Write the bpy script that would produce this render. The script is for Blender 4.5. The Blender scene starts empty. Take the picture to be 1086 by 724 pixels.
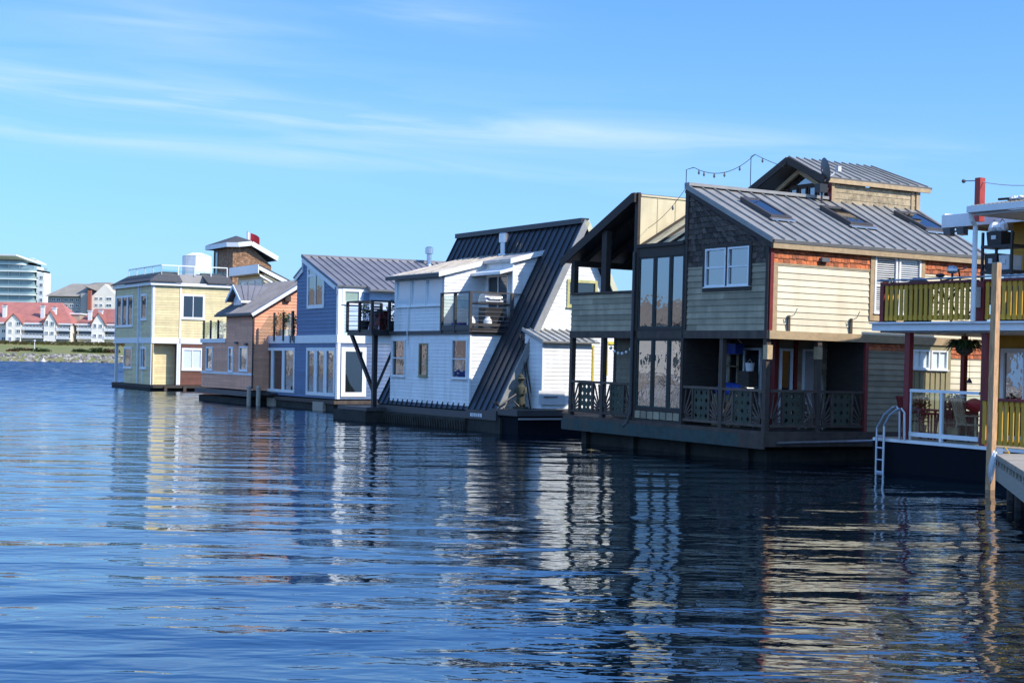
import bpy, bmesh, math, random
from mathutils import Vector, Matrix
random.seed(7)
SC = bpy.context.scene
COL = SC.collection
R = math.radians
# ------------------------------------------------------------------ camera (eye 2.5 m above the water)
FPX, CX, CY, EYE = 1600.0, 543.0, 362.0, 2.5
PITCH, ROLL = 19.0/1600.0, 0.018
_f = Vector((0, math.cos(PITCH), math.sin(PITCH)))
_r0 = Vector((1, 0, 0)); _u0 = _r0.cross(_f)
CR = _r0*math.cos(ROLL) + _u0*math.sin(ROLL)
CU = -_r0*math.sin(ROLL) + _u0*math.cos(ROLL)
CAMPOS = Vector((0, 0, EYE))
cd = bpy.data.cameras.new('camera'); cam = bpy.data.objects.new('camera', cd); COL.objects.link(cam)
cd.sensor_width = 36; cd.lens = 36*FPX/1086; cd.clip_end = 20000; cd.clip_start = 0.1
m = Matrix((CR, CU, -_f)).transposed().to_4x4(); m.translation = CAMPOS
cam.matrix_world = m
SC.camera = cam
def ray(px, py): return (_f + CR*((px-CX)/FPX) + CU*(-(py-CY)/FPX))
def at(px, py, depth): return CAMPOS + ray(px, py)*depth
# ------------------------------------------------------------------ materials
MATS = {}
def mat(name, col, rough=.6, metal=0., var=.12, nscale=3., bump=.0, rnd=.18, ior=1.45, col2=None, streak=None, spec=.5, grain=None):
    if name in MATS: return MATS[name]
    M = bpy.data.materials.new(name); M.use_nodes = True; nt = M.node_tree; N = nt.nodes; Lk = nt.links
    b = N['Principled BSDF']; b.inputs['Roughness'].default_value = rough; b.inputs['Metallic'].default_value = metal
    b.inputs['IOR'].default_value = ior; b.inputs['Specular IOR Level'].default_value = spec
    tc = N.new('ShaderNodeTexCoord'); mp = N.new('ShaderNodeMapping'); Lk.new(tc.outputs['Object'], mp.inputs[0])
    if grain: mp.inputs['Scale'].default_value = grain
    n = N.new('ShaderNodeTexNoise'); n.inputs['Scale'].default_value = nscale; n.inputs['Detail'].default_value = 6; n.inputs['Roughness'].default_value = .65
    Lk.new(mp.outputs[0], n.inputs['Vector'])
    ramp = N.new('ShaderNodeValToRGB')
    c2 = col2 if col2 else tuple(max(0, c*(1-2.2*var)) for c in col)
    ramp.color_ramp.elements[0].position = .33; ramp.color_ramp.elements[0].color = (*c2, 1)
    ramp.color_ramp.elements[1].position = .6; ramp.color_ramp.elements[1].color = (*col, 1)
    Lk.new(n.outputs['Fac'], ramp.inputs[0])
    at_ = N.new('ShaderNodeAttribute'); at_.attribute_name = 'rnd'
    mr = N.new('ShaderNodeMapRange'); mr.inputs['From Min'].default_value = 0; mr.inputs['From Max'].default_value = 1
    mr.inputs['To Min'].default_value = 1-rnd; mr.inputs['To Max'].default_value = 1+rnd*.6
    Lk.new(at_.outputs['Fac'], mr.inputs['Value'])
    mx = N.new('ShaderNodeVectorMath'); mx.operation = 'SCALE'
    Lk.new(ramp.outputs[0], mx.inputs[0]); Lk.new(mr.outputs[0], mx.inputs['Scale'])
    out = mx.outputs[0]
    if streak:   # weathering that runs down the surface
        mp2 = N.new('ShaderNodeMapping'); mp2.inputs['Scale'].default_value = (2.2, 2.2, .25); Lk.new(tc.outputs['Object'], mp2.inputs[0])
        n2 = N.new('ShaderNodeTexNoise'); n2.inputs['Scale'].default_value = 1.6; n2.inputs['Detail'].default_value = 5; Lk.new(mp2.outputs[0], n2.inputs['Vector'])
        r2 = N.new('ShaderNodeMapRange'); r2.inputs['From Min'].default_value = .48; r2.inputs['From Max'].default_value = .75
        r2.inputs['To Max'].default_value = streak[1]; Lk.new(n2.outputs['Fac'], r2.inputs['Value'])
        mm = N.new('ShaderNodeMix'); mm.data_type = 'RGBA'; mm.inputs['B'].default_value = (*streak[0], 1)
        Lk.new(r2.outputs[0], mm.inputs['Factor']); Lk.new(out, mm.inputs['A']); out = mm.outputs['Result']
    Lk.new(out, b.inputs['Base Color'])
    rr = N.new('ShaderNodeMapRange'); rr.inputs['To Min'].default_value = max(.02, rough-.1); rr.inputs['To Max'].default_value = min(1, rough+.12)
    Lk.new(n.outputs['Fac'], rr.inputs['Value']); Lk.new(rr.outputs[0], b.inputs['Roughness'])
    if bump:
        bp = N.new('ShaderNodeBump'); bp.inputs['Distance'].default_value = bump; bp.inputs['Strength'].default_value = .8
        n3 = N.new('ShaderNodeTexNoise'); n3.inputs['Scale'].default_value = nscale*6; n3.inputs['Detail'].default_value = 4; Lk.new(mp.outputs[0], n3.inputs['Vector'])
        Lk.new(n3.outputs['Fac'], bp.inputs['Height']); Lk.new(bp.outputs[0], b.inputs['Normal'])
    MATS[name] = M; return M
def glass(name, col=(.012, .017, .02), ior=1.9, rough=.015, wav=.0012):
    M = bpy.data.materials.new(name); M.use_nodes = True; nt = M.node_tree; N = nt.nodes; Lk = nt.links
    b = N['Principled BSDF']; b.inputs['Base Color'].default_value = (*col, 1); b.inputs['Roughness'].default_value = rough; b.inputs['IOR'].default_value = ior
    tc = N.new('ShaderNodeTexCoord'); n = N.new('ShaderNodeTexNoise'); n.inputs['Scale'].default_value = 2.3; n.inputs['Detail'].default_value = 2.5
    Lk.new(tc.outputs['Object'], n.inputs['Vector'])
    bp = N.new('ShaderNodeBump'); bp.inputs['Distance'].default_value = wav; bp.inputs['Strength'].default_value = 1
    Lk.new(n.outputs['Fac'], bp.inputs['Height']); Lk.new(bp.outputs[0], b.inputs['Normal'])
    MATS[name] = M; return M
def clear(name, tint=(.85, .93, .92), ior=1.5):
    M = bpy.data.materials.new(name); M.use_nodes = True; nt = M.node_tree; N = nt.nodes; Lk = nt.links
    N.remove(N['Principled BSDF']); t = N.new('ShaderNodeBsdfTransparent'); t.inputs[0].default_value = (*tint, 1)
    g = N.new('ShaderNodeBsdfGlossy'); g.inputs['Roughness'].default_value = .02
    lw = N.new('ShaderNodeLayerWeight'); lw.inputs[0].default_value = .5; mx = N.new('ShaderNodeMixShader')
    pw = N.new('ShaderNodeMath'); pw.operation = 'POWER'; pw.inputs[1].default_value = 4; Lk.new(lw.outputs['Facing'], pw.inputs[0])
    f = N.new('ShaderNodeMath'); f.operation = 'MULTIPLY_ADD'; f.inputs[1].default_value = .9; f.inputs[2].default_value = .045; Lk.new(pw.outputs[0], f.inputs[0])
    Lk.new(f.outputs[0], mx.inputs[0]); Lk.new(t.outputs[0], mx.inputs[1]); Lk.new(g.outputs[0], mx.inputs[2])
    Lk.new(mx.outputs[0], N['Material Output'].inputs[0]); MATS[name] = M; return M
# ------------------------------------------------------------------ mesh builder
SEP = {'post', 'porch_post', 'corner_board', 'balcony_post', 'rail_post', 'fender_timber', 'wall_lamp', 'bay_side_wall', 'railing_post', 'support_post', 'strut', 'glass_panel', 'kick_panel', 'pile', 'door_post', 'post_cap', 'rear_wall', 'back_wall', 'downpipe', 'upright', 'balcony_deck', 'shelf', 'end_wall', 'entry_side_wall', 'spacer_block', 'rafter', 'side_rail', 'pole', 'inner_wall', 'barge_board', 'dark_wall', 'soffit', 'flue_pipe', 'eave_fascia', 'batten', 'window_trim', 'wrapped_pots', 'lower_wall', 'registration_plate', 'float_beam', 'floor_band', 'roof_edge_trim', 'rear_fascia', 'siding_trim', 'frieze_board', 'flat_roof', 'bracket', 'side_beam'}
class MB:
    def __init__(s): s.v = []; s.f = []; s.r = []
    def face(s, pts, r=None):
        i = len(s.v); s.v += [tuple(p) for p in pts]; s.f.append(tuple(range(i, i+len(pts)))); s.r.append(random.random() if r is None else r)
    def hexa(s, a, b, r=None):    # two matching polygon loops joined into a closed solid
        r = random.random() if r is None else r; n = len(a); i = len(s.v); s.v += [tuple(p) for p in a]+[tuple(p) for p in b]
        fs = [tuple(range(i+n-1, i-1, -1)), tuple(range(i+n, i+2*n))]
        for k in range(n): fs.append((i+k, i+(k+1) % n, i+n+(k+1) % n, i+n+k))
        s.f += fs; s.r += [r]*len(fs)
    def box(s, x0, y0, z0, x1, y1, z1, r=None):
        if x0 > x1: x0, x1 = x1, x0
        if y0 > y1: y0, y1 = y1, y0
        if z0 > z1: z0, z1 = z1, z0
        s.hexa([(x0, y0, z0), (x1, y0, z0), (x1, y1, z0), (x0, y1, z0)], [(x0, y0, z1), (x1, y0, z1), (x1, y1, z1), (x0, y1, z1)], r)
    def bar(s, p, q, w, h=None, up=(0, 0, 1), r=None):
        h = w if h is None else h; p = Vector(p); q = Vector(q); d = (q-p).normalized(); up = Vector(up)
        if abs(d.dot(up)) > .99: up = Vector((0, 1, 0))
        sx = d.cross(up).normalized(); sz = sx.cross(d).normalized()
        c = [(-1, -1), (1, -1), (1, 1), (-1, 1)]
        s.hexa([p+sx*a*w/2+sz*b*h/2 for a, b in c], [q+sx*a*w/2+sz*b*h/2 for a, b in c], r)
    def tube(s, pts, rad, n=8, r=None):
        pts = [Vector(p) for p in pts]; rr = rad if isinstance(rad, (list, tuple)) else [rad]*len(pts)
        r = random.random() if r is None else r; i0 = len(s.v); ref = None
        for k, p in enumerate(pts):
            d = (pts[min(k+1, len(pts)-1)]-pts[max(k-1, 0)]).normalized()
            if ref is None: ref = Vector((0, 0, 1)) if abs(d.z) < .9 else Vector((0, 1, 0))
            a = d.cross(ref).normalized(); b = a.cross(d).normalized()
            for j in range(n):
                t = 2*math.pi*j/n; s.v.append(tuple(p+(a*math.cos(t)+b*math.sin(t))*rr[k]))
        for k in range(len(pts)-1):
            for j in range(n):
                a = i0+k*n+j; b = i0+k*n+(j+1) % n; s.f.append((a, b, b+n, a+n)); s.r.append(r)
        s.f.append(tuple(i0+j for j in range(n))[::-1]); s.r.append(r)
        e = i0+(len(pts)-1)*n; s.f.append(tuple(e+j for j in range(n))); s.r.append(r)
    def lathe(s, c, prof, n=16, r=None):     # prof: (radius, z)
        s.tube([(c[0], c[1], c[2]+z) for _, z in prof], [max(a, .0005) for a, _ in prof], n, r)
    def blob(s, c, rx, ry=None, rz=None, seg=8, rings=5, jit=0., r=None):
        ry = ry or rx; rz = rz or rx; r = random.random() if r is None else r; i0 = len(s.v)
        for k in range(1, rings):
            ph = math.pi*k/rings
            for j in range(seg):
                t = 2*math.pi*j/seg; q = 1+random.uniform(-jit, jit)
                s.v.append((c[0]+rx*q*math.sin(ph)*math.cos(t), c[1]+ry*q*math.sin(ph)*math.sin(t), c[2]+rz*q*math.cos(ph)))
        for k in range(rings-2):
            for j in range(seg):
                a = i0+k*seg+j; b = i0+k*seg+(j+1) % seg; s.f.append((a, a+seg, b+seg, b)); s.r.append(r)
        t = len(s.v); s.v.append((c[0], c[1], c[2]+rz)); s.v.append((c[0], c[1], c[2]-rz)); e = i0+(rings-2)*seg
        for j in range(seg):
            s.f.append((t, i0+j, i0+(j+1) % seg)); s.r.append(r); s.f.append((t+1, e+(j+1) % seg, e+j)); s.r.append(r)
    def build(s, name, material, parent=None, label=None, smooth=False):
        if name in SEP:
            groups = []; cur = set()
            for fi, f in enumerate(s.f):       # primitives never share vertices and are stored one after another
                if not groups or min(f) > groups[-1][1]: groups.append([[fi], max(f)])
                else: groups[-1][0].append(fi); groups[-1][1] = max(groups[-1][1], max(f))
            if len(groups) > 1:
                o = None
                for g, mx_ in groups:
                    vs = sorted({i for fi in g for i in s.f[fi]}); mp_ = {v: k for k, v in enumerate(vs)}
                    q = MB(); q.v = [s.v[i] for i in vs]; q.f = [tuple(mp_[i] for i in s.f[fi]) for fi in g]; q.r = [s.r[fi] for fi in g]
                    o = q._link(name, material, parent, label, smooth)
                return o
        return s._link(name, material, parent, label, smooth)
    def _link(s, name, material, parent=None, label=None, smooth=False):
        me = bpy.data.meshes.new(name); me.from_pydata(s.v, [], s.f); me.materials.append(material)
        a = me.attributes.new('rnd', 'FLOAT', 'FACE'); a.data.foreach_set('value', s.r)
        if smooth:
            for p in me.polygons: p.use_smooth = True
        me.update()
        o = bpy.data.objects.new(name, me); COL.objects.link(o)
        if parent: o.parent = parent
        if label: o['label'] = label
        return o
def tag(o, label=None, cat=None, group=None, kind=None):
    if label: o['label'] = label
    if cat: o['category'] = cat
    if group: o['group'] = group
    if kind: o['kind'] = kind
    return o
def empty(name, mw, label, cat, group=None):
    o = bpy.data.objects.new(name, None); COL.objects.link(o); o.empty_display_size = .3
    o.matrix_world = mw if isinstance(mw, Matrix) else Matrix.Translation(Vector(mw))
    return tag(o, label, cat, group)
def copy_tree(o, parent=None, mw=None):
    c = o.copy(); COL.objects.link(c); c.parent = parent
    if mw is not None: c.matrix_world = mw
    for ch in [x for x in bpy.data.objects if x.parent == o]: copy_tree(ch, c)
    return c
# ------------------------------------------------------------------ local frames: X runs right-and-away (sunny face), Y runs left-and-away (water face)
class Frame:
    def __init__(s, px, py, depth, yaw, tilt=0.):
        p = at(px, py, depth); p.z = 0
        s.M = Matrix.Translation(p) @ Matrix.Rotation(tilt, 4, 'Y') @ Matrix.Rotation(R(yaw), 4, 'Z'); s.I = s.M.inverted()
    def hit(s, px, py, ax, c):
        o = s.I @ CAMPOS; d = s.I.to_3x3() @ ray(px, py); i = 'XYZ'.index(ax); t = (c-o[i])/d[i]; return o+d*t
    def X(s, px, py, c=0.): h = s.hit(px, py, 'X', c); return h.y, h.z
    def Y(s, px, py, c=0.): h = s.hit(px, py, 'Y', c); return h.x, h.z
    def rect(s, pl, c, x0, x1, y0, y1):
        ym, xm = (y0+y1)/2, (x0+x1)/2; g = s.X if pl == 'X' else s.Y
        a0 = g(x0, ym, c)[0]; a1 = g(x1, ym, c)[0]; z1 = g(xm, y0, c)[1]; z0 = g(xm, y1, c)[1]
        return min(a0, a1), max(a0, a1), min(z0, z1), max(z0, z1)
def P(pl, c, a, z, o=0.): return (c-o, a, z) if pl == 'X' else (a, c-o, z)
def pbox(mb, pl, c, a0, a1, z0, z1, o0, o1, r=None):
    p = P(pl, c, a0, z0, o0); q = P(pl, c, a1, z1, o1); mb.box(*p, *q, r)
def slabs(poly, levels):
    n = len(poly)
    def cr(z):
        xs = []
        for i in range(n):
            (a, z0), (b, z1) = poly[i], poly[(i+1) % n]
            if (z0 <= z < z1) or (z1 <= z < z0): xs.append(a+(b-a)*(z-z0)/(z1-z0))
        return sorted(xs)
    for k in range(len(levels)-1):
        za, zb = levels[k], levels[k+1]
        if zb-za < 1e-4: continue
        A, B = cr(za+1e-5), cr(zb-1e-5)
        if len(A) != len(B): continue
        for i in range(0, len(A)-1, 2): yield za, zb, A[i], A[i+1], B[i], B[i+1]
def wall(root, name, material, pl, c, poly, holes=(), h=.15, t=.02, style='lap', thick=.13, z_base=None, label=None, back=True):
    """outer skin of real lapped boards / shingles / flat boarding on a solid backing"""
    mb = MB(); zs = [p[1] for p in poly]; z0 = min(zs) if z_base is None else z_base; z1 = max(zs)
    lv = set(zs); 
    for H in holes: lv |= {H[2], H[3]}
    k = 0; rows = []
    if style != 'flat':
        while z0+k*h < z1: lv.add(z0+k*h); k += 1
    lv = sorted(x for x in lv if min(zs)-1e-6 <= x <= z1+1e-6)
    for za, zb, l0, r0, l1, r1 in slabs(poly, lv):
        zm = (za+zb)/2; segs = [(l0, r0, l1, r1)]
        for H in holes:
            if H[2] <= zm <= H[3]:
                ns = []
                for (a, b, a1, b1) in segs:
                    if H[1] <= min(a, a1) or H[0] >= max(b, b1): ns.append((a, b, a1, b1)); continue
                    if H[0] > min(a, a1): ns.append((a, min(b, H[0]), a1, min(b1, H[0])))
                    if H[1] < max(b, b1): ns.append((max(a, H[1]), b, max(a1, H[1]), b1))
                segs = ns
        row = math.floor((zm-z0)/h); fb = (za-(z0+row*h))/h; ft = (zb-(z0+row*h))/h
        rnd = random.Random(row*31+int(c*10)).random()
        for (a, b, a1, b1) in segs:
            if style == 'lap':
                ob, ot = t*(1-fb), t*(1-ft)
                xs = [0]; L = max(b-a, b1-a1); rr = random.Random(row*17+int(a*100))
                while L-xs[-1]*L > 3.2: xs.append(xs[-1]+rr.uniform(1.6, 3.)/L)
                xs.append(1)
                for q in range(len(xs)-1):
                    A0, B0 = a+(b-a)*xs[q], a+(b-a)*xs[q+1]; A1, B1 = a1+(b1-a1)*xs[q], a1+(b1-a1)*xs[q+1]
                    rv = rr.random()
                    mb.face([P(pl, c, A0, za, ob), P(pl, c, B0, za, ob), P(pl, c, B1, zb, ot), P(pl, c, A1, zb, ot)], rv)
                    if fb < .01: mb.face([P(pl, c, A0, za, 0), P(pl, c, B0, za, 0), P(pl, c, B0, za, ob), P(pl, c, A0, za, ob)], rv)
            elif style == 'shingle':
                rr = random.Random(row*7+int(a*50)); x = a
                while x < b-.01:
                    w = min(rr.uniform(.09, .2), b-x); jb = rr.uniform(-.25, .02)*h if fb < .01 else 0; ot = rr.uniform(.0, .006)
                    def mapx(xx):
                        u = (xx-a)/max(b-a, 1e-6); return a1+(b1-a1)*u
                    x2 = x+w-.008
                    if za+jb < min(zs): jb = 0
                    mb.hexa([P(pl, c, x, za+jb, ot+.004), P(pl, c, x2, za+jb, ot+.004), P(pl, c, mapx(x2), zb, .002), P(pl, c, mapx(x), zb, .002)],
                            [P(pl, c, x, za+jb, ot+t*1.3), P(pl, c, x2, za+jb, ot+t*1.3), P(pl, c, mapx(x2), zb, ot+.006), P(pl, c, mapx(x), zb, ot+.006)], rr.random())
                    x += w
            else:
                mb.face([P(pl, c, a, za, t), P(pl, c, b, za, t), P(pl, c, b1, zb, t), P(pl, c, a1, zb, t)], .5)
    if back:
        mb.hexa([P(pl, c, a, z, -.035) for a, z in poly], [P(pl, c, a, z, -thick) for a, z in poly], .5)
    return mb.build(name, material, root, label)
def window(root, pl, c, rc, cols=1, rows=1, fm=None, gm=None, fw=.07, depth=.05, name='window', blind=None, curtain=None, label=None, mw=.045, split=None, sill=True):
    a0, a1, z0, z1 = rc; f = MB()
    pbox(f, pl, c, a0, a0+fw, z0, z1, -.02, depth); pbox(f, pl, c, a1-fw, a1, z0, z1, -.02, depth)
    pbox(f, pl, c, a0+fw, a1-fw, z1-fw, z1, -.02, depth); pbox(f, pl, c, a0+fw, a1-fw, z0, z0+fw, -.02, depth)
    if sill: pbox(f, pl, c, a0-.03, a1+.03, z0-.03, z0-.002, -.02, depth+.035)
    W = a1-a0-2*fw; H = z1-z0-2*fw
    for i in range(1, cols): x = a0+fw+W*i/cols; pbox(f, pl, c, x-mw/2, x+mw/2, z0+fw, z1-fw, -.02, depth-.012)
    sp = split if split else [i/rows for i in range(1, rows)]
    for s_ in sp: z = z0+fw+H*s_; pbox(f, pl, c, a0+fw, a1-fw, z-mw/2, z+mw/2, -.02, depth-.015)
    o = f.build(name, fm, root, label)
    g = MB(); pbox(g, pl, c, a0+fw*.5, a1-fw*.5, z0+fw*.5, z1-fw*.5, -.012, -.004)
    g.build('pane', gm, o)
    if blind:
        b = MB(); z = z0+fw+.02
        while z < z1-fw: pbox(b, pl, c, a0+fw+.01, a1-fw-.01, z, z+.028, .0, .006); z += .055
        b.build('blind', blind, o)
    return o
def seam_roof(root, name, material, p00, p10, p11, p01, pitch=.45, thick=.1, seam=.05, w=.03, label=None, extra=None):
    """p00-p10 lower edge, p01-p11 upper edge; seams run from lower to upper"""
    p00, p10, p11, p01 = map(Vector, (p00, p10, p11, p01)); n = (p10-p00).cross(p01-p00).normalized()
    if n.z < 0: n = -n
    mb = MB(); lo = [p00-n*thick, p10-n*thick, p11-n*thick, p01-n*thick]; mb.hexa(lo, [p00, p10, p11, p01], .5)
    L = max((p10-p00).length, (p11-p01).length); k = int(L/pitch)
    for i in range(k+1):
        u = min(1, max(0, (i*pitch+.02)/L)); a = p00+(p10-p00)*u; b = p01+(p11-p01)*u; sd = (p10-p00).normalized()*w/2
        mb.hexa([a-sd, a+sd, b+sd, b-sd], [a-sd+n*seam, a+sd+n*seam, b+sd+n*seam, b-sd+n*seam], .8)
    if extra: extra(mb)
    return mb.build(name, material, root, label)
def boxes(root, name, material, lst, label=None):
    mb = MB()
    for b in lst: mb.box(*b)
    return mb.build(name, material, root, label)
def leafmass(mb, c, rx, ry, rz, n, size):
    for i in range(n):
        d = Vector((random.gauss(0, 1), random.gauss(0, 1), random.gauss(0, 1))).normalized()*random.random()**.4
        p = Vector((c[0]+d.x*rx, c[1]+d.y*ry, c[2]+d.z*rz)); a = Vector((random.uniform(-1, 1), random.uniform(-1, 1), random.uniform(-.6, 1))).normalized()
        b = a.cross(Vector((random.random(), random.random(), random.random()))).normalized(); s = size*random.uniform(.6, 1.3)
        mb.face([p-a*s, p+b*s*.4, p+a*s, p-b*s*.4])
# ================================================================== palette
WHITE = mat('white_paint', (.8, .8, .78), .5, var=.05, rnd=.05, streak=((.52, .5, .44), .5))
WTRIM = mat('white_trim', (.78, .79, .78), .45, var=.04, rnd=.05)
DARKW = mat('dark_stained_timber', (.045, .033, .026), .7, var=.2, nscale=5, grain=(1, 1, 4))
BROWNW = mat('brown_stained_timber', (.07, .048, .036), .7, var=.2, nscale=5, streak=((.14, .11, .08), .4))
TANW = mat('tan_timber', (.5, .36, .2), .7, var=.12, nscale=6, streak=((.3, .22, .14), .5))
ROUGHW = mat('weathered_plank', (.46, .36, .22), .8, var=.25, nscale=7, bump=.004)
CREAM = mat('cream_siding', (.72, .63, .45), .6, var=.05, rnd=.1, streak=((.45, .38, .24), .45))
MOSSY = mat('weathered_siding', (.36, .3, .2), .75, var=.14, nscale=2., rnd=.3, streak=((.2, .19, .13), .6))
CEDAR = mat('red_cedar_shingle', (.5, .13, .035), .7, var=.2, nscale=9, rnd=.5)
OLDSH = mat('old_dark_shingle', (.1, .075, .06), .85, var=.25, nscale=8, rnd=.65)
BRNSH = mat('brown_cedar_shingle', (.36, .2, .11), .8, var=.2, nscale=6, rnd=.4)
GROOF = mat('grey_metal_roof', (.31, .3, .28), .5, metal=.2, var=.1, nscale=1.5, rnd=.2, streak=((.22, .2, .18), .5))
BROOF = mat('blue_grey_metal_roof', (.27, .26, .27), .42, metal=.3, var=.1, nscale=1.2, rnd=.2)
KROOF = mat('charcoal_metal_roof', (.05, .055, .065), .4, metal=.35, var=.12, nscale=1.2, rnd=.25)
ASPH = mat('asphalt_shingle_roof', (.085, .085, .09), .85, var=.25, nscale=14, bump=.004)
BLUE = mat('slate_blue_siding', (.1, .165, .29), .55, var=.06, rnd=.14, streak=((.16, .21, .29), .5))
ORANGE = mat('orange_siding', (.8, .37, .22), .6, var=.07, rnd=.14, streak=((.5, .24, .13), .4))
YELLOW = mat('yellow_siding', (.7, .58, .31), .6, var=.07, rnd=.14, streak=((.46, .4, .26), .45))
REDP = mat('dark_red_paint', (.2, .022, .022), .5, var=.1)
YELP = mat('mustard_paint', (.62, .34, .03), .55, var=.1, rnd=.15)
BLACKM = mat('black_steel', (.02, .02, .022), .45, var=.1)
CHAR = mat('charcoal_paint', (.06, .055, .055), .5, var=.1)
GREYST = mat('galvanised_steel', (.55, .56, .58), .3, metal=.9, var=.08)
TEAL = mat('weathered_teal_board', (.035, .065, .06), .7, var=.2, nscale=3, streak=((.07, .055, .035), .7))
FLOAT = mat('algae_stained_concrete', (.035, .032, .026), .9, var=.3, nscale=2.5, bump=.01, streak=((.03, .035, .02), .8))
HULL = mat('black_hull', (.005, .007, .012), .8, var=.2, spec=.15)
TYRE = mat('black_rubber', (.03, .03, .03), .8)
DOCKW = mat('grey_dock_timber', (.42, .36, .28), .8, var=.2, nscale=4, grain=(1, 5, 5), bump=.004)
PILE = mat('brown_piling_timber', (.56, .32, .16), .8, var=.2, nscale=5, grain=(3, 3, .6), bump=.006, streak=((.16, .1, .06), .5))
BEIGE = mat('beige_panel', (.62, .53, .34), .6, var=.08, nscale=1.2, streak=((.5, .42, .26), .5))
TANG = mat('olive_panel', (.3, .26, .14), .6, var=.08)
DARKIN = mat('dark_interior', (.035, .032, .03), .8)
BRICK = mat('red_brown_panel', (.16, .06, .04), .7, var=.15)
REDROOF = mat('red_tile_roof', (.4, .15, .12), .7, var=.12, nscale=.4)
CONDO = mat('pale_stucco', (.86, .79, .68), .7, var=.04, nscale=.3)
PINKST = mat('pink_stucco', (.62, .45, .38), .7, var=.05, nscale=.3)
GREYST2 = mat('grey_stucco', (.4, .38, .36), .7, var=.06, nscale=.3)
TAUPE = mat('taupe_roof', (.28, .25, .21), .8, var=.1, nscale=.4)
LEAF = mat('leaf_green', (.06, .1, .025), .6, rnd=.6, var=.2)
LEAFY = mat('bright_leaf', (.16, .24, .05), .6, rnd=.5, var=.2)
SHRUBB = mat('russet_shrub', (.18, .1, .05), .8, rnd=.5, var=.2)
PLASTW = mat('white_plastic', (.75, .75, .74), .4, var=.03)
PLASTG = mat('grey_plastic', (.12, .13, .14), .5)
BLUEP = mat('blue_plastic', (.02, .06, .3), .4)
REDC = mat('red_cloth', (.6, .03, .04), .7, var=.1)
GLASS = glass('window_glass')
GLASSR = glass('mirror_window_glass', (.01, .014, .018), 3.2, .01, .003)
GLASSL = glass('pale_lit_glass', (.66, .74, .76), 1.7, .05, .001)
CLEAR = clear('clear_glass')
# ================================================================== world and sun
TINT = (.5, .9, 1.55); HZ = (2.8, 4.6, 7.1, 1)
SUN_EL, SUN_AZ = R(39.5), R(116)      # azimuth clockwise from +Y (the way the camera looks)
w = bpy.data.worlds.new('World'); SC.world = w; w.use_nodes = True; nt = w.node_tree; N = nt.nodes; Lk = nt.links
bg = N['Background']; bg.inputs[1].default_value = .125
sky = N.new('ShaderNodeTexSky'); sky.sky_type = 'NISHITA'; sky.sun_disc = False; sky.sun_elevation = SUN_EL; sky.sun_rotation = SUN_AZ
sky.air_density = 1.15; sky.dust_density = .4; sky.ozone_density = 2.6; sky.altitude = 0
def math_(op, a, b=None, c=None):
    n = N.new('ShaderNodeMath'); n.operation = op
    for i, x in enumerate((a, b, c)):
        if x is None: continue
        if isinstance(x, (int, float)): n.inputs[i].default_value = x
        else: Lk.new(x, n.inputs[i])
    return n.outputs[0]
tc = N.new('ShaderNodeTexCoord'); sp = N.new('ShaderNodeSeparateXYZ'); Lk.new(tc.outputs['Generated'], sp.inputs[0])
yy = math_('MAXIMUM', math_('POWER', math_('ADD', math_('MULTIPLY', sp.outputs[0], sp.outputs[0]), math_('MULTIPLY', sp.outputs[1], sp.outputs[1])), .5), .05); A = math_('DIVIDE', sp.outputs[0], yy); E = math_('DIVIDE', sp.outputs[2], yy)
cmb = N.new('ShaderNodeCombineXYZ')     # cirrus lies along long, slightly sinking streaks
S = math_('ADD', E, math_('MULTIPLY', A, .055)); Lk.new(math_('MULTIPLY', A, 3.), cmb.inputs[0]); Lk.new(math_('MULTIPLY', S, 34.), cmb.inputs[1])
nz = N.new('ShaderNodeTexNoise'); nz.inputs['Scale'].default_value = 1.5; nz.inputs['Detail'].default_value = 7; nz.inputs['Roughness'].default_value = .55; nz.inputs['Distortion'].default_value = .7
Lk.new(cmb.outputs[0], nz.inputs['Vector'])
def band(s0, wd, amp, a0=None, aw=None):
    d = math_('DIVIDE', math_('SUBTRACT', S, s0), wd); g = math_('POWER', 2.718, math_('MULTIPLY', math_('MULTIPLY', d, d), -1.)); o = math_('MULTIPLY', g, amp)
    if a0 is not None:
        e = math_('DIVIDE', math_('SUBTRACT', A, a0), aw); o = math_('MULTIPLY', o, math_('POWER', 2.718, math_('MULTIPLY', math_('MULTIPLY', e, e), -1.)))
    return o
fine = N.new('ShaderNodeMapRange'); fine.inputs['From Min'].default_value = .4; fine.inputs['From Max'].default_value = .68; Lk.new(nz.outputs['Fac'], fine.inputs['Value'])
m1 = math_('ADD', band(.152, .008, .62, -.12, .42), band(.147, .03, .42, -.25, .4))
m1 = math_('ADD', m1, band(.122, .006, .35, -.2, .3))
m1 = math_('ADD', m1, band(.225, .010, .4, -.05, .06)); m1 = math_('ADD', m1, band(.205, .022, .4, -.22, .09))
cl = math_('MULTIPLY', math_('ADD', math_('MULTIPLY', fine.outputs[0], .8), .14), m1)
cl = math_('MINIMUM', cl, .8)
mx = N.new('ShaderNodeMix'); mx.data_type = 'RGBA'; mx.inputs['B'].default_value = (4.9, 6.2, 7.6, 1)
tn = N.new('ShaderNodeVectorMath'); tn.operation = 'MULTIPLY'; tn.inputs[1].default_value = TINT; Lk.new(sky.outputs[0], tn.inputs[0])
hz = N.new('ShaderNodeMix'); hz.data_type = 'RGBA'; hz.inputs['B'].default_value = HZ
Lk.new(math_('MULTIPLY', math_('POWER', 2.718, math_('MULTIPLY', math_('MAXIMUM', E, 0.), -9.)), .8), hz.inputs['Factor']); Lk.new(tn.outputs[0], hz.inputs['A'])
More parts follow.
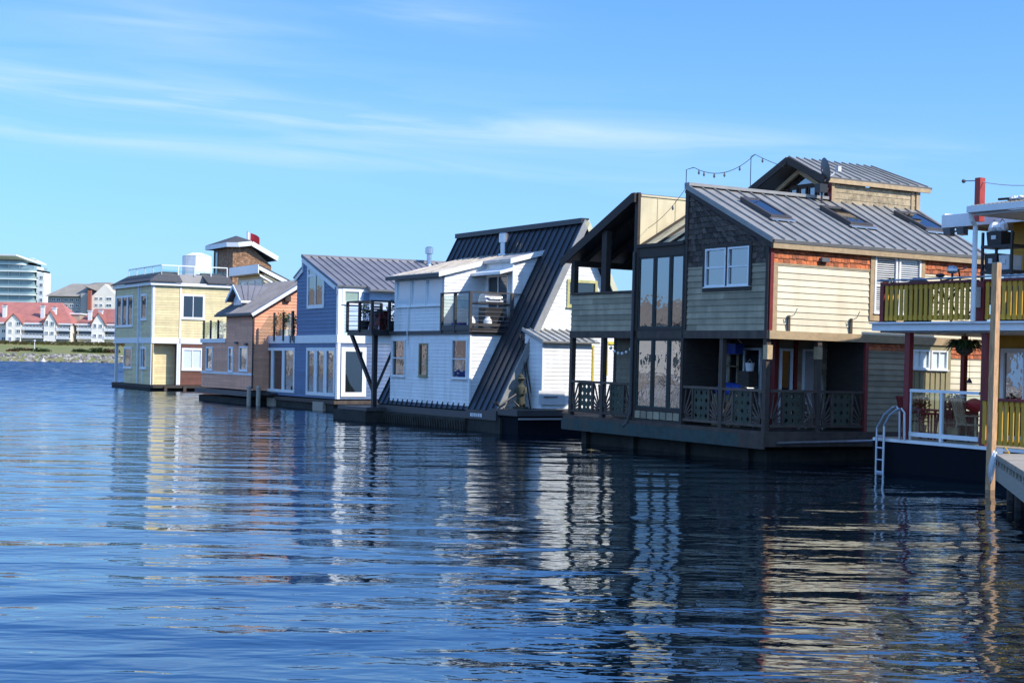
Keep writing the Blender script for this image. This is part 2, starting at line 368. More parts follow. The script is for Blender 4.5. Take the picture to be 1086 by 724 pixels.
# brighter sky added out of view, left of and behind the camera, to lift shade
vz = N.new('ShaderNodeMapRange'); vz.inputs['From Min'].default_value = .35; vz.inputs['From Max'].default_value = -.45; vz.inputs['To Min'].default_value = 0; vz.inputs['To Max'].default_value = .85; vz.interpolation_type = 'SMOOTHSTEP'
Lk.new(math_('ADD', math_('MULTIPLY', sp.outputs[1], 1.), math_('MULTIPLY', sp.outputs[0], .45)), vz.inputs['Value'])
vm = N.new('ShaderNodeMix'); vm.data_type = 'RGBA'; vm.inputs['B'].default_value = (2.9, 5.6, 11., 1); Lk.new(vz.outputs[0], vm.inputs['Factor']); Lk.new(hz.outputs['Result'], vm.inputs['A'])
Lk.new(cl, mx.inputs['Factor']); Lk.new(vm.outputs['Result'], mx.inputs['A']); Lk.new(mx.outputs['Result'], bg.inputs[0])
sd = bpy.data.lights.new('sun', 'SUN'); sd.energy = 5.0; sd.angle = R(.53); sd.color = (1, .93, .82)
so = bpy.data.objects.new('sun', sd); COL.objects.link(so)
sdir = Vector((math.sin(SUN_AZ)*math.cos(SUN_EL), math.cos(SUN_AZ)*math.cos(SUN_EL), math.sin(SUN_EL)))
so.rotation_euler = sdir.to_track_quat('Z', 'Y').to_euler(); so.location = sdir*50+Vector((0, 0, 20))
SC.view_settings.view_transform = 'Standard'; SC.view_settings.look = 'None'; SC.view_settings.gamma = 1; SC.view_settings.exposure = .28
SC.render.engine = 'CYCLES'; SC.cycles.use_denoising = True; SC.cycles.max_bounces = 7; SC.cycles.transparent_max_bounces = 12
SC.cycles.sample_clamp_indirect = 6; SC.cycles.caustics_reflective = False; SC.cycles.caustics_refractive = False
# ================================================================== water
def water_mat():
    M = bpy.data.materials.new('rippled_water'); M.use_nodes = True; nt = M.node_tree; N = nt.nodes; Lk = nt.links
    b = N['Principled BSDF']; b.inputs['Base Color'].default_value = (.0015, .006, .012, 1); b.inputs['Roughness'].default_value = .02; b.inputs['IOR'].default_value = 2.8; b.inputs['Specular Tint'].default_value = (.62, .86, 1, 1)
    tc = N.new('ShaderNodeTexCoord')
    def nz(scale, amp, detail, sx=1, sy=1, rot=0, dist=0.):
        mp = N.new('ShaderNodeMapping'); mp.inputs['Scale'].default_value = (sx, sy, 1); mp.inputs['Rotation'].default_value = (0, 0, rot); Lk.new(tc.outputs['Object'], mp.inputs[0])
        n = N.new('ShaderNodeTexNoise'); n.inputs['Scale'].default_value = scale; n.inputs['Detail'].default_value = detail; n.inputs['Roughness'].default_value = .45; n.inputs['Distortion'].default_value = dist
        Lk.new(mp.outputs[0], n.inputs['Vector']); m = N.new('ShaderNodeMath'); m.operation = 'MULTIPLY'; m.inputs[1].default_value = amp; Lk.new(n.outputs['Fac'], m.inputs[0]); return m.outputs[0]
    def add(a, b_):
        m = N.new('ShaderNodeMath'); m.operation = 'ADD'; Lk.new(a, m.inputs[0]); Lk.new(b_, m.inputs[1]); return m.outputs[0]
    W = WATER
    h = nz(W[0][0], W[0][1], .6, .4, 1.0, R(8), .3)
    h = add(h, nz(W[1][0], W[1][1], 2, .45, 1., R(-12), .4)); 
    h2 = nz(W[2][0], W[2][1], 2, .6, 1., R(20), .2)
    # patches of calmer and rougher water
    n = N.new('ShaderNodeTexNoise'); n.inputs['Scale'].default_value = .05; Lk.new(tc.outputs['Object'], n.inputs['Vector'])
    mr = N.new('ShaderNodeMapRange'); mr.inputs['From Min'].default_value = .35; mr.inputs['From Max'].default_value = .65; mr.inputs['To Min'].default_value = .6; mr.inputs['To Max'].default_value = 1.3; Lk.new(n.outputs['Fac'], mr.inputs['Value'])
    # open harbour beyond the row is ruffled by wind
    sx = N.new('ShaderNodeSeparateXYZ'); Lk.new(tc.outputs['Object'], sx.inputs[0]); wr = N.new('ShaderNodeMapRange'); wr.inputs['From Min'].default_value = 55; wr.inputs['From Max'].default_value = 150; wr.inputs['To Min'].default_value = 0; wr.inputs['To Max'].default_value = 6; Lk.new(sx.outputs[1], wr.inputs['Value'])
    ad = N.new('ShaderNodeMath'); ad.operation = 'ADD'; Lk.new(mr.outputs[0], ad.inputs[0]); Lk.new(wr.outputs[0], ad.inputs[1]); mr = ad
    m = N.new('ShaderNodeMath'); m.operation = 'MULTIPLY'; Lk.new(h2, m.inputs[0]); Lk.new(mr.outputs[0], m.inputs[1])
    h = add(h, m.outputs[0])
    bp = N.new('ShaderNodeBump'); bp.inputs['Strength'].default_value = 1; bp.inputs['Distance'].default_value = 1
    Lk.new(h, bp.inputs['Height'])
    # beyond about 40 m single ripples are finer than a pixel: their slopes are added directly
    sn = N.new('ShaderNodeTexNoise'); sn.inputs['Scale'].default_value = 1.6; sn.inputs['Detail'].default_value = 3
    mp = N.new('ShaderNodeMapping'); mp.inputs['Scale'].default_value = (.5, 1, 1); Lk.new(tc.outputs['Object'], mp.inputs[0]); Lk.new(mp.outputs[0], sn.inputs['Vector'])
    sb = N.new('ShaderNodeVectorMath'); sb.operation = 'SUBTRACT'; sb.inputs[1].default_value = (.5, .68, .5); Lk.new(sn.outputs['Color'], sb.inputs[0])
    fl = N.new('ShaderNodeVectorMath'); fl.operation = 'MULTIPLY'; fl.inputs[1].default_value = (.6, 1, 0); Lk.new(sb.outputs[0], fl.inputs[0])
    w2 = N.new('ShaderNodeMapRange'); w2.inputs['From Min'].default_value = 40; w2.inputs['From Max'].default_value = 170; w2.inputs['To Min'].default_value = FAR[0]; w2.inputs['To Max'].default_value = FAR[1]; Lk.new(sx.outputs[1], w2.inputs['Value'])
    sc_ = N.new('ShaderNodeVectorMath'); sc_.operation = 'SCALE'; Lk.new(fl.outputs[0], sc_.inputs[0]); Lk.new(w2.outputs[0], sc_.inputs['Scale'])
    ad2 = N.new('ShaderNodeVectorMath'); ad2.operation = 'ADD'; Lk.new(bp.outputs[0], ad2.inputs[0]); Lk.new(sc_.outputs[0], ad2.inputs[1])
    nm = N.new('ShaderNodeVectorMath'); nm.operation = 'NORMALIZE'; Lk.new(ad2.outputs[0], nm.inputs[0]); Lk.new(nm.outputs[0], b.inputs['Normal'])
    return M
FAR = (.035, 1.2)
WATER = [(.85, .074), (2.6, .02), (8., .003)]
mb = MB(); mb.face([(-4000, -400, 0), (4000, -400, 0), (4000, 6000, 0), (-4000, 6000, 0)], .5)
wo = mb.build('water', water_mat()); tag(wo, 'rippled dark blue harbour water', None, None, 'structure')
# ================================================================== far shore
GRASS = mat('bank_grass', (.16, .19, .05), .9, var=.2, nscale=.15, col2=(.24, .2, .08))
DIRT = mat('bank_earth', (.2, .18, .14), .95, var=.2, nscale=.5)
mb = MB(); xs = [-900, -150, -100, -50, 0, 60, 900]
prof = [(349, -.6), (352, .6), (358, 1.5), (372, 1.9), (395, 3.0), (422, 4.35), (450, 4.5), (5900, 6)]
for i in range(len(xs)-1):
    for j in range(len(prof)-1):
        mb.face([(xs[i], prof[j][0], prof[j][1]), (xs[i+1], prof[j][0], prof[j][1]), (xs[i+1], prof[j+1][0], prof[j+1][1]), (xs[i], prof[j+1][0], prof[j+1][1])], .5)
tag(mb.build('far_bank', GRASS), kind='structure')
ROCK = mat('grey_rock', (.34, .31, .27), .9, var=.2, nscale=1, rnd=.65)
mb = MB()
for i in range(1500):
    t = random.random(); s = random.uniform(.25, .6)
    mb.blob((random.uniform(-165, -55), 350.2+8*t, -.1+1.75*t), s*1.3, s, s*.8, 5, 4, .3)
tag(mb.build('rock_riprap', ROCK), 'grey boulders lining the far waterline below the grass bank', 'rocks', kind='stuff')
# shrubs on the bank
for k, (px, py, d, s, m_, lab) in enumerate([(14, 371, 380, 1.2, SHRUBB, 'russet shrub at the far left of the grass bank'), (22, 370.5, 385, 1.6, LEAF, 'dark green shrub right of the leftmost russet shrub'), (31, 370.5, 384, 1.2, SHRUBB, 'small russet shrub left of the white lamp post'),
        (44, 371, 380, 1.7, LEAF, 'low dark shrub right of the white lamp post'), (86, 371.5, 382, 1.4, LEAF, 'dark shrub below the second red roofed block'), (103, 371.5, 380, 1.9, LEAF, 'wide dark shrub near the right end of the grass bank'), (116, 372, 380, 1.6, SHRUBB, 'russet shrub beside the green house corner')]):
    c = at(px, py, d); e = empty('bank_shrub', (c.x, c.y, c.z-.5), lab, 'shrub', 'shrubs on the far grass bank')
    b = MB(); 
    for q in range(5): leafmass(b, (random.uniform(-1, 1)*s, random.uniform(-.5, .5), random.uniform(.1, .5)*s*.6), s*.8, s*.6, s*.4, 110, .3)
    b.build('foliage', m_, e); b = MB(); b.tube([(0, 0, -.4), (.1, 0, .5)], .06); b.build('stem', BROWNW, e)
mb = MB()
for i in range(2600):
    x = random.uniform(-165, -60); u = random.random()**.6; y = 415+u*10; z = 4.2+random.random()*.9
    a = random.uniform(.2, .5); mb.face([(x-a, y, z-a), (x+a*.4, y+.2, z-a*.3), (x+a, y, z+a*.7), (x-a*.3, y-.2, z+a*.4)])
tag(mb.build('hedge', mat('hedge_leaf', (.13, .12, .05), .8, rnd=.6)), 'low green and russet hedge along the foot of the red roofed blocks', 'hedge', kind='stuff')
c = at(36.5, 371, 385); e = empty('lamp_post', (c.x, c.y, 2.3), 'white lamp post standing on the grass bank', 'lamp post')
b = MB(); b.tube([(0, 0, 0), (0, 0, 2.6)], .09, 6); b.build('pole', WTRIM, e); b = MB(); b.blob((0, 0, 2.75), .3, rz=.26); b.build('lamp_head', PLASTW, e)
c = at(46, 383, 338); e = empty('harbour_marker', (c.x, c.y, 0), 'small white cone shaped marker floating before the boulders', 'marker buoy')
b = MB(); b.lathe((0, 0, 0), [(.55, -.1), (.55, .15), (.1, .8), (.06, 1.1)], 10); b.build('cone', PLASTW, e); b = MB(); b.lathe((0, 0, 0), [(.7, -.15), (.7, .05), (.5, .12)], 10); b.build('float_collar', PLASTG, e)
# ---- far buildings, plain axis-aligned frames
def farbox(px, depth): return at(px, 372, depth).x
def FX(px, d): return (px-CX)/FPX*d
def FZ(px, py, d): return at(px, py, d).z
FGL = glass('far_window_glass', (.05, .07, .08), 1.6, .1, 0)
def fwin(root, x0, x1, z0, z1, y, cols=2):
    f = MB(); t = .12
    f.box(x0, y-.1, z0, x0+t, y+.05, z1); f.box(x1-t, y-.1, z0, x1, y+.05, z1); f.box(x0+t, y-.1, z1-t, x1-t, y+.05, z1); f.box(x0+t, y-.1, z0, x1-t, y+.05, z0+t)
    for i in range(1, cols): x = x0+(x1-x0)*i/cols; f.box(x-.05, y-.08, z0+t, x+.05, y+.05, z1-t)
    o = f.build('window', WTRIM, root); g = MB(); g.box(x0+.02, y-.04, z0+.02, x1-.02, y-.02, z1-.02); g.build('pane', FGL, o)
def fbalcony(root, x0, x1, z, y, dp=1.7, deep=True):
    b = MB(); b.box(x0, y-dp, z-.25, x1, y-.01, z); b.box(x0, y-dp, z+.05, x1, y-dp+.08, z+.62); b.box(x0, y-dp, z+.95, x1, y-dp+.1, z+1.05)
    n = max(2, int((x1-x0)/.9))
    for i in range(n+1): x = x0+(x1-x0-.08)*i/n; b.box(x, y-dp, z, x+.08, y-dp+.08, z+1.)
    o = b.build('balcony', WTRIM, root)
    g = MB(); g.box(x0+.25, y-.06, z+.1, x1-.25, y-.02, z+2.3); g.build('balcony_door', FGL, root)
    return o
def condo(pxs, gable, d, lab, walls, balc, wins, gables, chims, yr=None):
    """pxs: left/right pixel of the block; everything measured on the street plane at depth d"""
    z0 = 4.3; ze = FZ(60, 343.2, d); zr = FZ(60, yr or 321, d+9); X0, X1 = FX(pxs[0], d), FX(pxs[1], d)
    e = empty('apartment_block', (X0, d, z0), lab, 'apartment building', 'red roofed apartment blocks across the harbour'); ox, oz = X0, z0
    L = lambda px: FX(px, d)-ox
    b = MB(); b.box(0, 0, -.5, X1-X0, 15, ze-z0); b.build('wall', walls, e)
    b = MB(); h = ze-z0; rr = zr-z0
    ins0, ins1 = gable
    b.hexa([(-.6, -.9, h), (X1-X0+.6, -.9, h), (X1-X0+.6, 16, h), (-.6, 16, h)], [(ins0-.6, 9, rr), (X1-X0-ins1+.6, 9, rr), (X1-X0-ins1+.6, 9.4, rr), (ins0-.6, 9.4, rr)])
    b.build('roof', REDROOF, e)
    b = MB(); b.box(-.65, -1., h-.3, X1-X0+.65, -.85, h+.12); b.build('eave_board', WTRIM, e)
    for (a, c_, py) in balc: fbalcony(e, L(a), L(c_), FZ(60, py, d)-oz, 0)
    for (a, c_, p0, p1) in wins: fwin(e, L(a), L(c_), FZ(60, p1, d)-oz, FZ(60, p0, d)-oz, -.02 if not any(g[0] < (a+c_)/2 < g[1] for g in gables) else -1.62)
    for (a, c_, pk) in gables:
        x0, x1 = L(a), L(c_); hp = FZ(60, pk, d)-oz; xm = (x0+x1)/2
        b = MB(); b.hexa([(x0, -1.6, -.5), (x1, -1.6, -.5), (x1, -1.6, h+.1), (xm, -1.6, hp-.25), (x0, -1.6, h+.1)], [(x0, 5, -.5), (x1, 5, -.5), (x1, 5, h+.1), (xm, 5, hp-.25), (x0, 5, h+.1)]); b.build('gable_wall', CONDO, e)
        b = MB()
        for s_, xe in ((-1, x0-.5), (1, x1+.5)): b.hexa([(xe, -1.9, h-.25), (xm, -1.9, hp-.22), (xm, -1.9, hp+.02), (xe, -1.9, h+.0)], [(xe, 6, h-.25), (xm, 6, hp-.22), (xm, 6, hp+.02), (xe, 6, h+.0)])
        b.build('gable_roof', REDROOF, e)
    for (a, p1) in chims:
        x = L(a); zt = FZ(60, p1, d+2)-oz; b = MB(); b.box(x-.5, 1.5, h-1, x+.5, 2.5, zt-.5); b.box(x-.65, 1.35, zt-.5, x+.65, 2.65, zt-.3); o = b.build('chimney', WTRIM, e)
        b = MB(); b.box(x-.3, 1.7, zt-.3, x+.3, 2.3, zt); b.build('chimney_pot', PLASTG, o)
    return e
condo((-28, 75), (2, 6), 425, 'long red roofed apartment block left of the taupe gap', CONDO, [(25, 47, 349.5), (25, 47, 358), (61, 75, 350), (61, 75, 358.5), (-20, -6, 350), (-20, -6, 358)],
      [(1.5, 6, 342, 346), (1.5, 6, 350, 354), (1.5, 6, 358, 362.5), (19, 23.5, 342, 346), (19, 23.5, 350, 354), (19, 23.5, 358, 362.5), (11.5, 14.5, 342, 346), (11.5, 14.5, 350, 354), (11.5, 14.5, 358, 363),
       (49.5, 53, 340, 345.5), (55, 59, 341, 346), (49.5, 53, 351.5, 355), (55, 59, 351.5, 355), (49.5, 52.5, 361, 365)], [(48, 61, 329.5), (8, 24, 333)], [(2, 324), (42.5, 323.5), (55, 325)])
e = condo((82, 150), (3, 2), 428, 'second red roofed apartment block beside the green house corner', CONDO, [(82.5, 98.5, 349.5), (82.5, 98.5, 358), (111, 124, 349.5), (111, 124, 358)],
      [(100.5, 104, 342.5, 347), (106.5, 110, 343, 347), (100.5, 104, 353.5, 357), (106.5, 110, 353.5, 357), (106.5, 110, 362.5, 366)], [(98.5, 112, 330.5)], [(93, 327.5), (104.5, 327), (137, 325)], 326.5)
d = 432; e = empty('link_building', (FX(74, d), d, 4), 'narrow taupe link between the two red roofed blocks', 'building'); b = MB(); x1 = FX(84, d)-FX(74, d); h = FZ(60, 333, d)-4
b.box(-1, 0, 0, x1, 10, h); b.build('wall', mat('taupe_stucco', (.42, .35, .27), .8, var=.05), e); b = MB(); b.box(-1.3, -.3, h, x1+.3, 10.3, h+.4); b.build('flat_roof', WTRIM, e)
# glass tower
d = 600; gx = lambda px: FX(px, d); gz = lambda py: FZ(25, py, d)
e = empty('glass_tower', (gx(0), d, 4), 'white and glass apartment tower with rounded balconies at far left', 'apartment building'); ox = gx(0)
TG = glass('tower_glass', (.25, .36, .36), 1.7, .08, 0); TW = mat('tower_white', (.75, .78, .78), .5, var=.03)
xr = gx(35)-ox
b = MB(); b.box(-30, 2.5, 0, xr-1, 20, gz(281.)-4); b.build('glazing', TG, e)
for py in (280.5, 288, 296.3, 305, 313, 321, 329, 337):
    z = gz(py)-4; b = MB(); pts = [(-30, 20), (-30, 0)]+[(xr-3+3*math.sin(t*math.pi/12), 3-3*math.cos(t*math.pi/12)) for t in range(0, 7)]+[(xr, 20)]
    if py < 281: pts = [(x*1.0-(4 if x > 0 else 0), y+1) for x, y in pts]
    b.hexa([(x, y, z) for x, y in pts], [(x, y, z+.35) for x, y in pts])
    o = b.build('balcony_slab', TW, e)
    b = MB(); q = pts[1:]; 
    for i in range(len(q)-1): b.bar((q[i][0], q[i][1], z+1.25), (q[i+1][0], q[i+1][1], z+1.25), .12); b.hexa([(q[i][0], q[i][1]+.05, z+.35), (q[i+1][0], q[i+1][1]+.05, z+.35), (q[i+1][0], q[i+1][1]+.1, z+.35), (q[i][0], q[i][1]+.1, z+.35)], [(q[i][0], q[i][1]+.05, z+1.1), (q[i+1][0], q[i+1][1]+.05, z+1.1), (q[i+1][0], q[i+1][1]+.1, z+1.1), (q[i][0], q[i][1]+.1, z+1.1)])
    b.build('balcony_railing', TG, o)
    b = MB()
    for k in range(7): x = -20+k*4.4; b.box(x, 2.2, z+.35, x+.25, 2.48, z+3)
    b.build('mullion', TW, e)
    if py > 281:
        b = MB()
        for k in range(5): x = random.uniform(-3, xr-2); b.box(x, .8, z+.36, x+random.uniform(.5, 1.3), 1.6, z+random.uniform(.9, 1.6))
        b.build('balcony_furniture', PLASTG, o)
b = MB(); z = gz(272.5)-4; x2 = gx(33)-ox; xs_ = gx(17)-ox
b.hexa([(-30, -2, z+.3), (xs_, -2, z+.3), (x2, 4, z-2.1), (x2, 18, z-2.1), (xs_, 20, z+.3), (-30, 20, z+.3)], [(-30, -2, z+.9), (xs_, -2, z+.9), (x2, 4, z-1.7), (x2, 18, z-1.7), (xs_, 20, z+.9), (-30, 20, z+.9)]); b.build('roof', TW, e)
b = MB(); b.box(-30, 3, gz(280)-4, gx(22)-ox, 18, z+.2); b.build('penthouse_glazing', TG, e)
b = MB(); b.box(gx(34)-ox, 4, 0, gx(42)-ox, 13, gz(288)-4); b.build('stair_block', TW, e)
for k in range(6): fwin(e, gx(37.5)-ox, gx(41)-ox, gz(295.5+k*8)-4, gz(291.5+k*8)-4, 3.95)
b = MB(); b.box(gx(20)-ox, 6, gz(286)-4, gx(33)-ox, 14, gz(281.5)-4); b.build('upper_terrace', TW, e)
# taupe roofed building
d = 520; gx = lambda px: FX(px, d); gz = lambda py: FZ(90, py, d); ox = gx(50)
e = empty('apartment_block', (ox, d, 4), 'taupe hip roofed apartment block between the glass tower and green house', 'apartment building')
W_ = gx(126)-ox; b = MB(); b.box(0, 0, 0, gx(98)-ox, 18, gz(315)-4); b.build('wall', GREYST2, e)
he = gz(314.5)-4
b = MB(); p = lambda px, y: (gx(px)-ox, y)
b.hexa([(-.8, -1.2, he), (gx(99)-ox, -1.2, he), (gx(99)-ox, 19, he), (-.8, 19, he)], [(gx(68)-ox, 8, gz(301)-4+.4), (gx(99)-ox, 8, gz(301)-4+.4), (gx(99)-ox, 9, gz(301)-4+.4), (gx(68)-ox, 9, gz(301)-4+.4)])
b.hexa([(gx(88)-ox, -1, gz(303)-4), (gx(124)-ox, -1, gz(316)-4), (gx(124)-ox, 18, gz(316)-4), (gx(88)-ox, 18, gz(310)-4)], [(gx(92)-ox, 8, gz(298.4)-4), (gx(112)-ox, 4, gz(298.4)-4), (gx(112)-ox, 9, gz(298.4)-4), (gx(92)-ox, 9, gz(298.4)-4)]); b.build('roof', TAUPE, e)
b = MB(); xa, xb_, xm = gx(98)-ox, gx(124)-ox, gx(111.5)-ox
b.hexa([(xa, -1.6, 0), (xb_, -1.6, 0), (xb_, -1.6, gz(313)-4), (xm, -1.6, gz(301)-4), (xa, -1.6, gz(314)-4)], [(xa, 10, 0), (xb_, 10, 0), (xb_, 10, gz(313)-4), (xm, 10, gz(301)-4), (xa, 10, gz(314)-4)]); b.build('gable_wall', CONDO, e)
b = MB(); b.box(gx(94.5)-ox, -3, 0, gx(98)-ox, -1.65, gz(308)-4); b.build('chimney', mat('brick_red', (.4, .12, .08), .8), e)
b = MB(); b.box(gx(86)-ox, -1.5, 0, gx(93)-ox, 3, gz(311)-4); b.build('stair_bay', GREYST2, e)
for py in (316.5, 322.5, 329, 335):
    for (a, c_) in ((54, 58), (59, 63.5), (67, 71.5), (73, 77.5), (79, 83.5)):
        fwin(e, gx(a)-ox, gx(c_)-ox, gz(py+3.6)-4, gz(py)-4, -.02)
for py in (315, 322, 329): 
    for (a, c_) in ((101, 104.5), (106, 109.5), (113, 119)): fwin(e, gx(a)-ox, gx(c_)-ox, gz(py+3)-4, gz(py)-4, -1.62)
# ================================================================== shore to the left, outside the frame: seen only in the window panes
mb = MB()
prof = [(-92, -.6), (-95, 1.2), (-99, 2.0), (-130, 3), (-400, 5)]
for j in range(4): mb.face([(prof[j][0], -60, prof[j][1]), (prof[j][0], 225, prof[j][1]), (prof[j+1][0], 225, prof[j+1][1]), (prof[j+1][0], -60, prof[j+1][1])], .5)
tag(mb.build('side_bank', mat('grey_gravel', (.4, .41, .42), .9, var=.3, nscale=1.2, rnd=.2)), kind='structure')
mb = MB()
for i in range(900):
    t = random.random(); s = random.uniform(.3, .8); mb.blob((-92-6*t, random.uniform(0, 222), -.1+2*t), s, s*1.3, s*.8, 5, 4, .3)
tag(mb.build('side_riprap', ROCK), 'grey boulders along the left shore reflected in the windows', 'rocks', kind='stuff')
SB = [mat('shore_white', (.75, .74, .7), .7), mat('shore_brown', (.36, .35, .34), .8), mat('shore_tan', (.62, .61, .57), .8), mat('shore_brick', (.44, .36, .33), .8)]
labs = ['white', 'grey', 'pale tan', 'pale brick']; posn = ['nearest', 'second nearest', 'third nearest', 'fourth nearest', 'fifth nearest', 'farthest']
yq = 35
for k in range(6):
    wd = [22, 16, 26, 18, 24, 20][k]; hh = [6.5, 8, 5.5, 7.5, 6, 8][k]
    e = empty('shore_building', (-112-3*(k % 2), yq, 2.3), '%s building on the left shore, %s of the row reflected in the panes' % (labs[k % 4], posn[k]), 'building', 'buildings on the left shore')
    b = MB(); b.box(-12, 0, 0, 0, wd, hh); b.build('wall', SB[k % 4], e)
    b = MB(); b.hexa([(1, -.6, hh), (1, wd+.6, hh), (-13, wd+.6, hh), (-13, -.6, hh)], [(-5, -.6, hh+3), (-5, wd+.6, hh+3), (-7, wd+.6, hh+3), (-7, -.6, hh+3)]); b.build('roof', TAUPE, e)
    for fl in range(2):
        for j in range(int(wd/3.4)):
            y = 1.2+j*3.4; b = MB(); b.box(-.05, y, 1+fl*3, .06, y+1.7, 2.5+fl*3); o = b.build('window', WTRIM, e); b = MB(); b.box(.06, y+.15, 1.15+fl*3, .09, y+1.55, 2.35+fl*3); b.build('pane', FGL, o)
    yq += wd+7
for k in range(12):
    y = 25+k*15+random.uniform(-3, 3); x = -101-random.uniform(0, 5); h = random.uniform(6, 9)
    e = empty('bare_tree', (x, y, 2), 'bare branching tree on the left shore, number %d counting away from the camera' % (k+1), 'tree', 'bare trees on the left shore')
    e['label'] = 'bare branching tree on the left shore before the row of buildings'
    b = MB(); b.tube([(0, 0, -.3), (.1, 0, h*.35), (0, .1, h*.55)], [.22, .16, .1], 6); b.build('trunk', BROWNW, e)
    b = MB()
    for q in range(46):
        t = random.random(); a = random.uniform(0, 6.28); z = h*(.3+.3*t); l = h*.42*random.uniform(.5, 1); p0 = Vector((0, 0, z)); p1 = p0+Vector((math.cos(a)*l*.5, math.sin(a)*l*.5, l*.75)); p2 = p1+Vector((math.cos(a+.7)*l*.25, math.sin(a+.7)*l*.25, l*.3))
        b.tube([p0, p1, p2], [.07, .035, .012], 4)
    b.build('crown', BROWNW, e)

# boats moored along the left shore, outside the frame: reflected in the window panes
for k, (y, x, l, hc, lab) in enumerate(((38, -84, 9, 'white_plastic', 'white sailboat nearest the camera on the left shore'), (58, -82, 11, 'dark_red_paint', 'red hulled sailboat second along the left shore'), (77, -85, 8, 'white_plastic', 'small white sailboat third along the left shore'), (96, -83, 12, 'blue_plastic', 'blue hulled sailboat fourth along the left shore'), (118, -84, 9, 'white_plastic', 'white sailboat fifth along the left shore'), (140, -85, 11, 'white_plastic', 'farthest white sailboat along the left shore'))):
    e = empty('sailboat', (x, y, 0), lab, 'boat', 'sailboats along the left shore')
    b = MB(); b.hexa([(-1.2, -l/2, -.2), (1.2, -l/2, -.2), (1.2, l*.2, -.2), (0, l*.45, -.2), (-1.2, l*.2, -.2)], [(-1.5, -l/2, 1.0), (1.5, -l/2, 1.0), (1.5, l*.2, 1.1), (0, l*.52, 1.4), (-1.5, l*.2, 1.1)]); b.build('hull', MATS[hc], e)
    b = MB(); b.hexa([(-1, -l*.2, 1.05), (1, -l*.2, 1.05), (.8, l*.2, 1.1), (-.8, l*.2, 1.1)], [(-.8, -l*.18, 1.6), (.8, -l*.18, 1.6), (.6, l*.12, 1.5), (-.6, l*.12, 1.5)]); b.build('cabin', PLASTW, e)
    b = MB(); b.tube([(0, l*.05, 1), (0, l*.05, 1+l*1.1)], .09, 6); b.build('mast', GREYST, e)
    b = MB(); b.tube([(0, l*.05, 2.2), (0, -l*.42, 2.2)], .12, 6); b.build('boom', PLASTW, e)
# ================================================================== BROWN HOUSE
B = Frame(811.5, 457, 38, 30, .01)
H = empty('floating_house', B.M, 'large brown and cream floating house with grey metal roof and carved deck railings', 'floating house')
yA, yB, yC = 3.5, 5.82, 9.3; XE = 7.55; ZD, ZF, ZE, ZR = .8, 3.35, 5.62, 7.24
hitX, hitY = B.X, B.Y
# float + deck
b = MB(); b.box(.35, .35, -.6, 9.4, 9.1, .3); b.box(.6, .6, .3, 9.2, 8.9, .5); 
for y in (.9, 3.6, 6.1, 8.6): b.box(.2, y, -.5, .35, y+.25, .45)
b.build('float', FLOAT, H)
b = MB(); b.box(-.12, -.1, .7, 9.6, 9.45, ZD)
b.build('deck', BROWNW, H)
b = MB(); b.box(-.16, .9, .36, -.121, 9.47, .70); b.build('fascia_board', TEAL, H)
b = MB(); b.box(-.17, -.14, .36, -.122, .89, .70); b.box(-.12, -.14, .42, 8.5, -.102, .70); b.build('fascia_board', BROWNW, H)
b = MB(); b.tube([(.2, -.22, .52), (3.4, -.22, .58)], .035); b.build('mooring_rod', GREYST, H)
# floor band
b = MB(); b.box(-.05, -.02, 3.14, .12, yC, ZF); b.box(.12, -.02, 3.2, 1.5, yA, ZF-.02); b.build('floor_beam', BROWNW, H)
b = MB(); b.box(.0, -.07, 3.14, XE, .0-.021, ZF); b.build('floor_beam', TANW, H)
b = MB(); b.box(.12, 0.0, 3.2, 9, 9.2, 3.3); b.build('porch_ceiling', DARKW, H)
# --- upper right: water face
eaveZ = lambda y: 5.66+(ZR-5.66)*max(0, y)/3.53
wA = B.rect('X', 0, 749, 795.5, 262.5, 303.5)
zsh = 5.07
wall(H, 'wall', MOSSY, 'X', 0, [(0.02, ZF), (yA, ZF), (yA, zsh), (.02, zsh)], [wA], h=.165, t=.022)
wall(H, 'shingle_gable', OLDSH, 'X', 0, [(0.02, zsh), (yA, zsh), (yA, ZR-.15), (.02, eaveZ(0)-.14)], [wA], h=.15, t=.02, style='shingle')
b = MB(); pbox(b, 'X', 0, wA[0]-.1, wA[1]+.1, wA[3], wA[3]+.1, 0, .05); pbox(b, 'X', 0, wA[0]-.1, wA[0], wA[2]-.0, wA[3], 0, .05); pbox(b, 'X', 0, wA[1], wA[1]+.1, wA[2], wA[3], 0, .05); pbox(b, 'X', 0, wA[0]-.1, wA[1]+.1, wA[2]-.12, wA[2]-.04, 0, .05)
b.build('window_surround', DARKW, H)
xm = (wA[0]+wA[1])/2
for r_ in ((wA[0], xm-.04, wA[2], wA[3]), (xm+.04, wA[1], wA[2], wA[3])):
    o = window(H, 'X', 0, r_, 1, 1, WTRIM, GLASSR, fw=.05, split=[.5])
b = MB(); pbox(b, 'X', 0, xm-.04, xm+.04, wA[2]-.04, wA[3], -.02, .04); b.build('window_post', DARKW, H)
b = MB(); b.bar((-.05, -.16, eaveZ(0)-.13), (-.05, yA+.03, ZR-.03), .05, .22, up=(0, 0, 1)); b.build('barge_board', DARKW, H)
b = MB(); b.box(-.05, yA-.08, ZF, .0, yA+.06, ZR-.1); b.build('corner_board', DARKW, H)
b = MB(); b.box(-.04, 0, ZF, .0, .11, 5.5); b.build('corner_board', DARKW, H)
b = MB(); b.box(.0, -.045, ZF, .1, -.002, 5.5); b.build('corner_board', REDP, H)
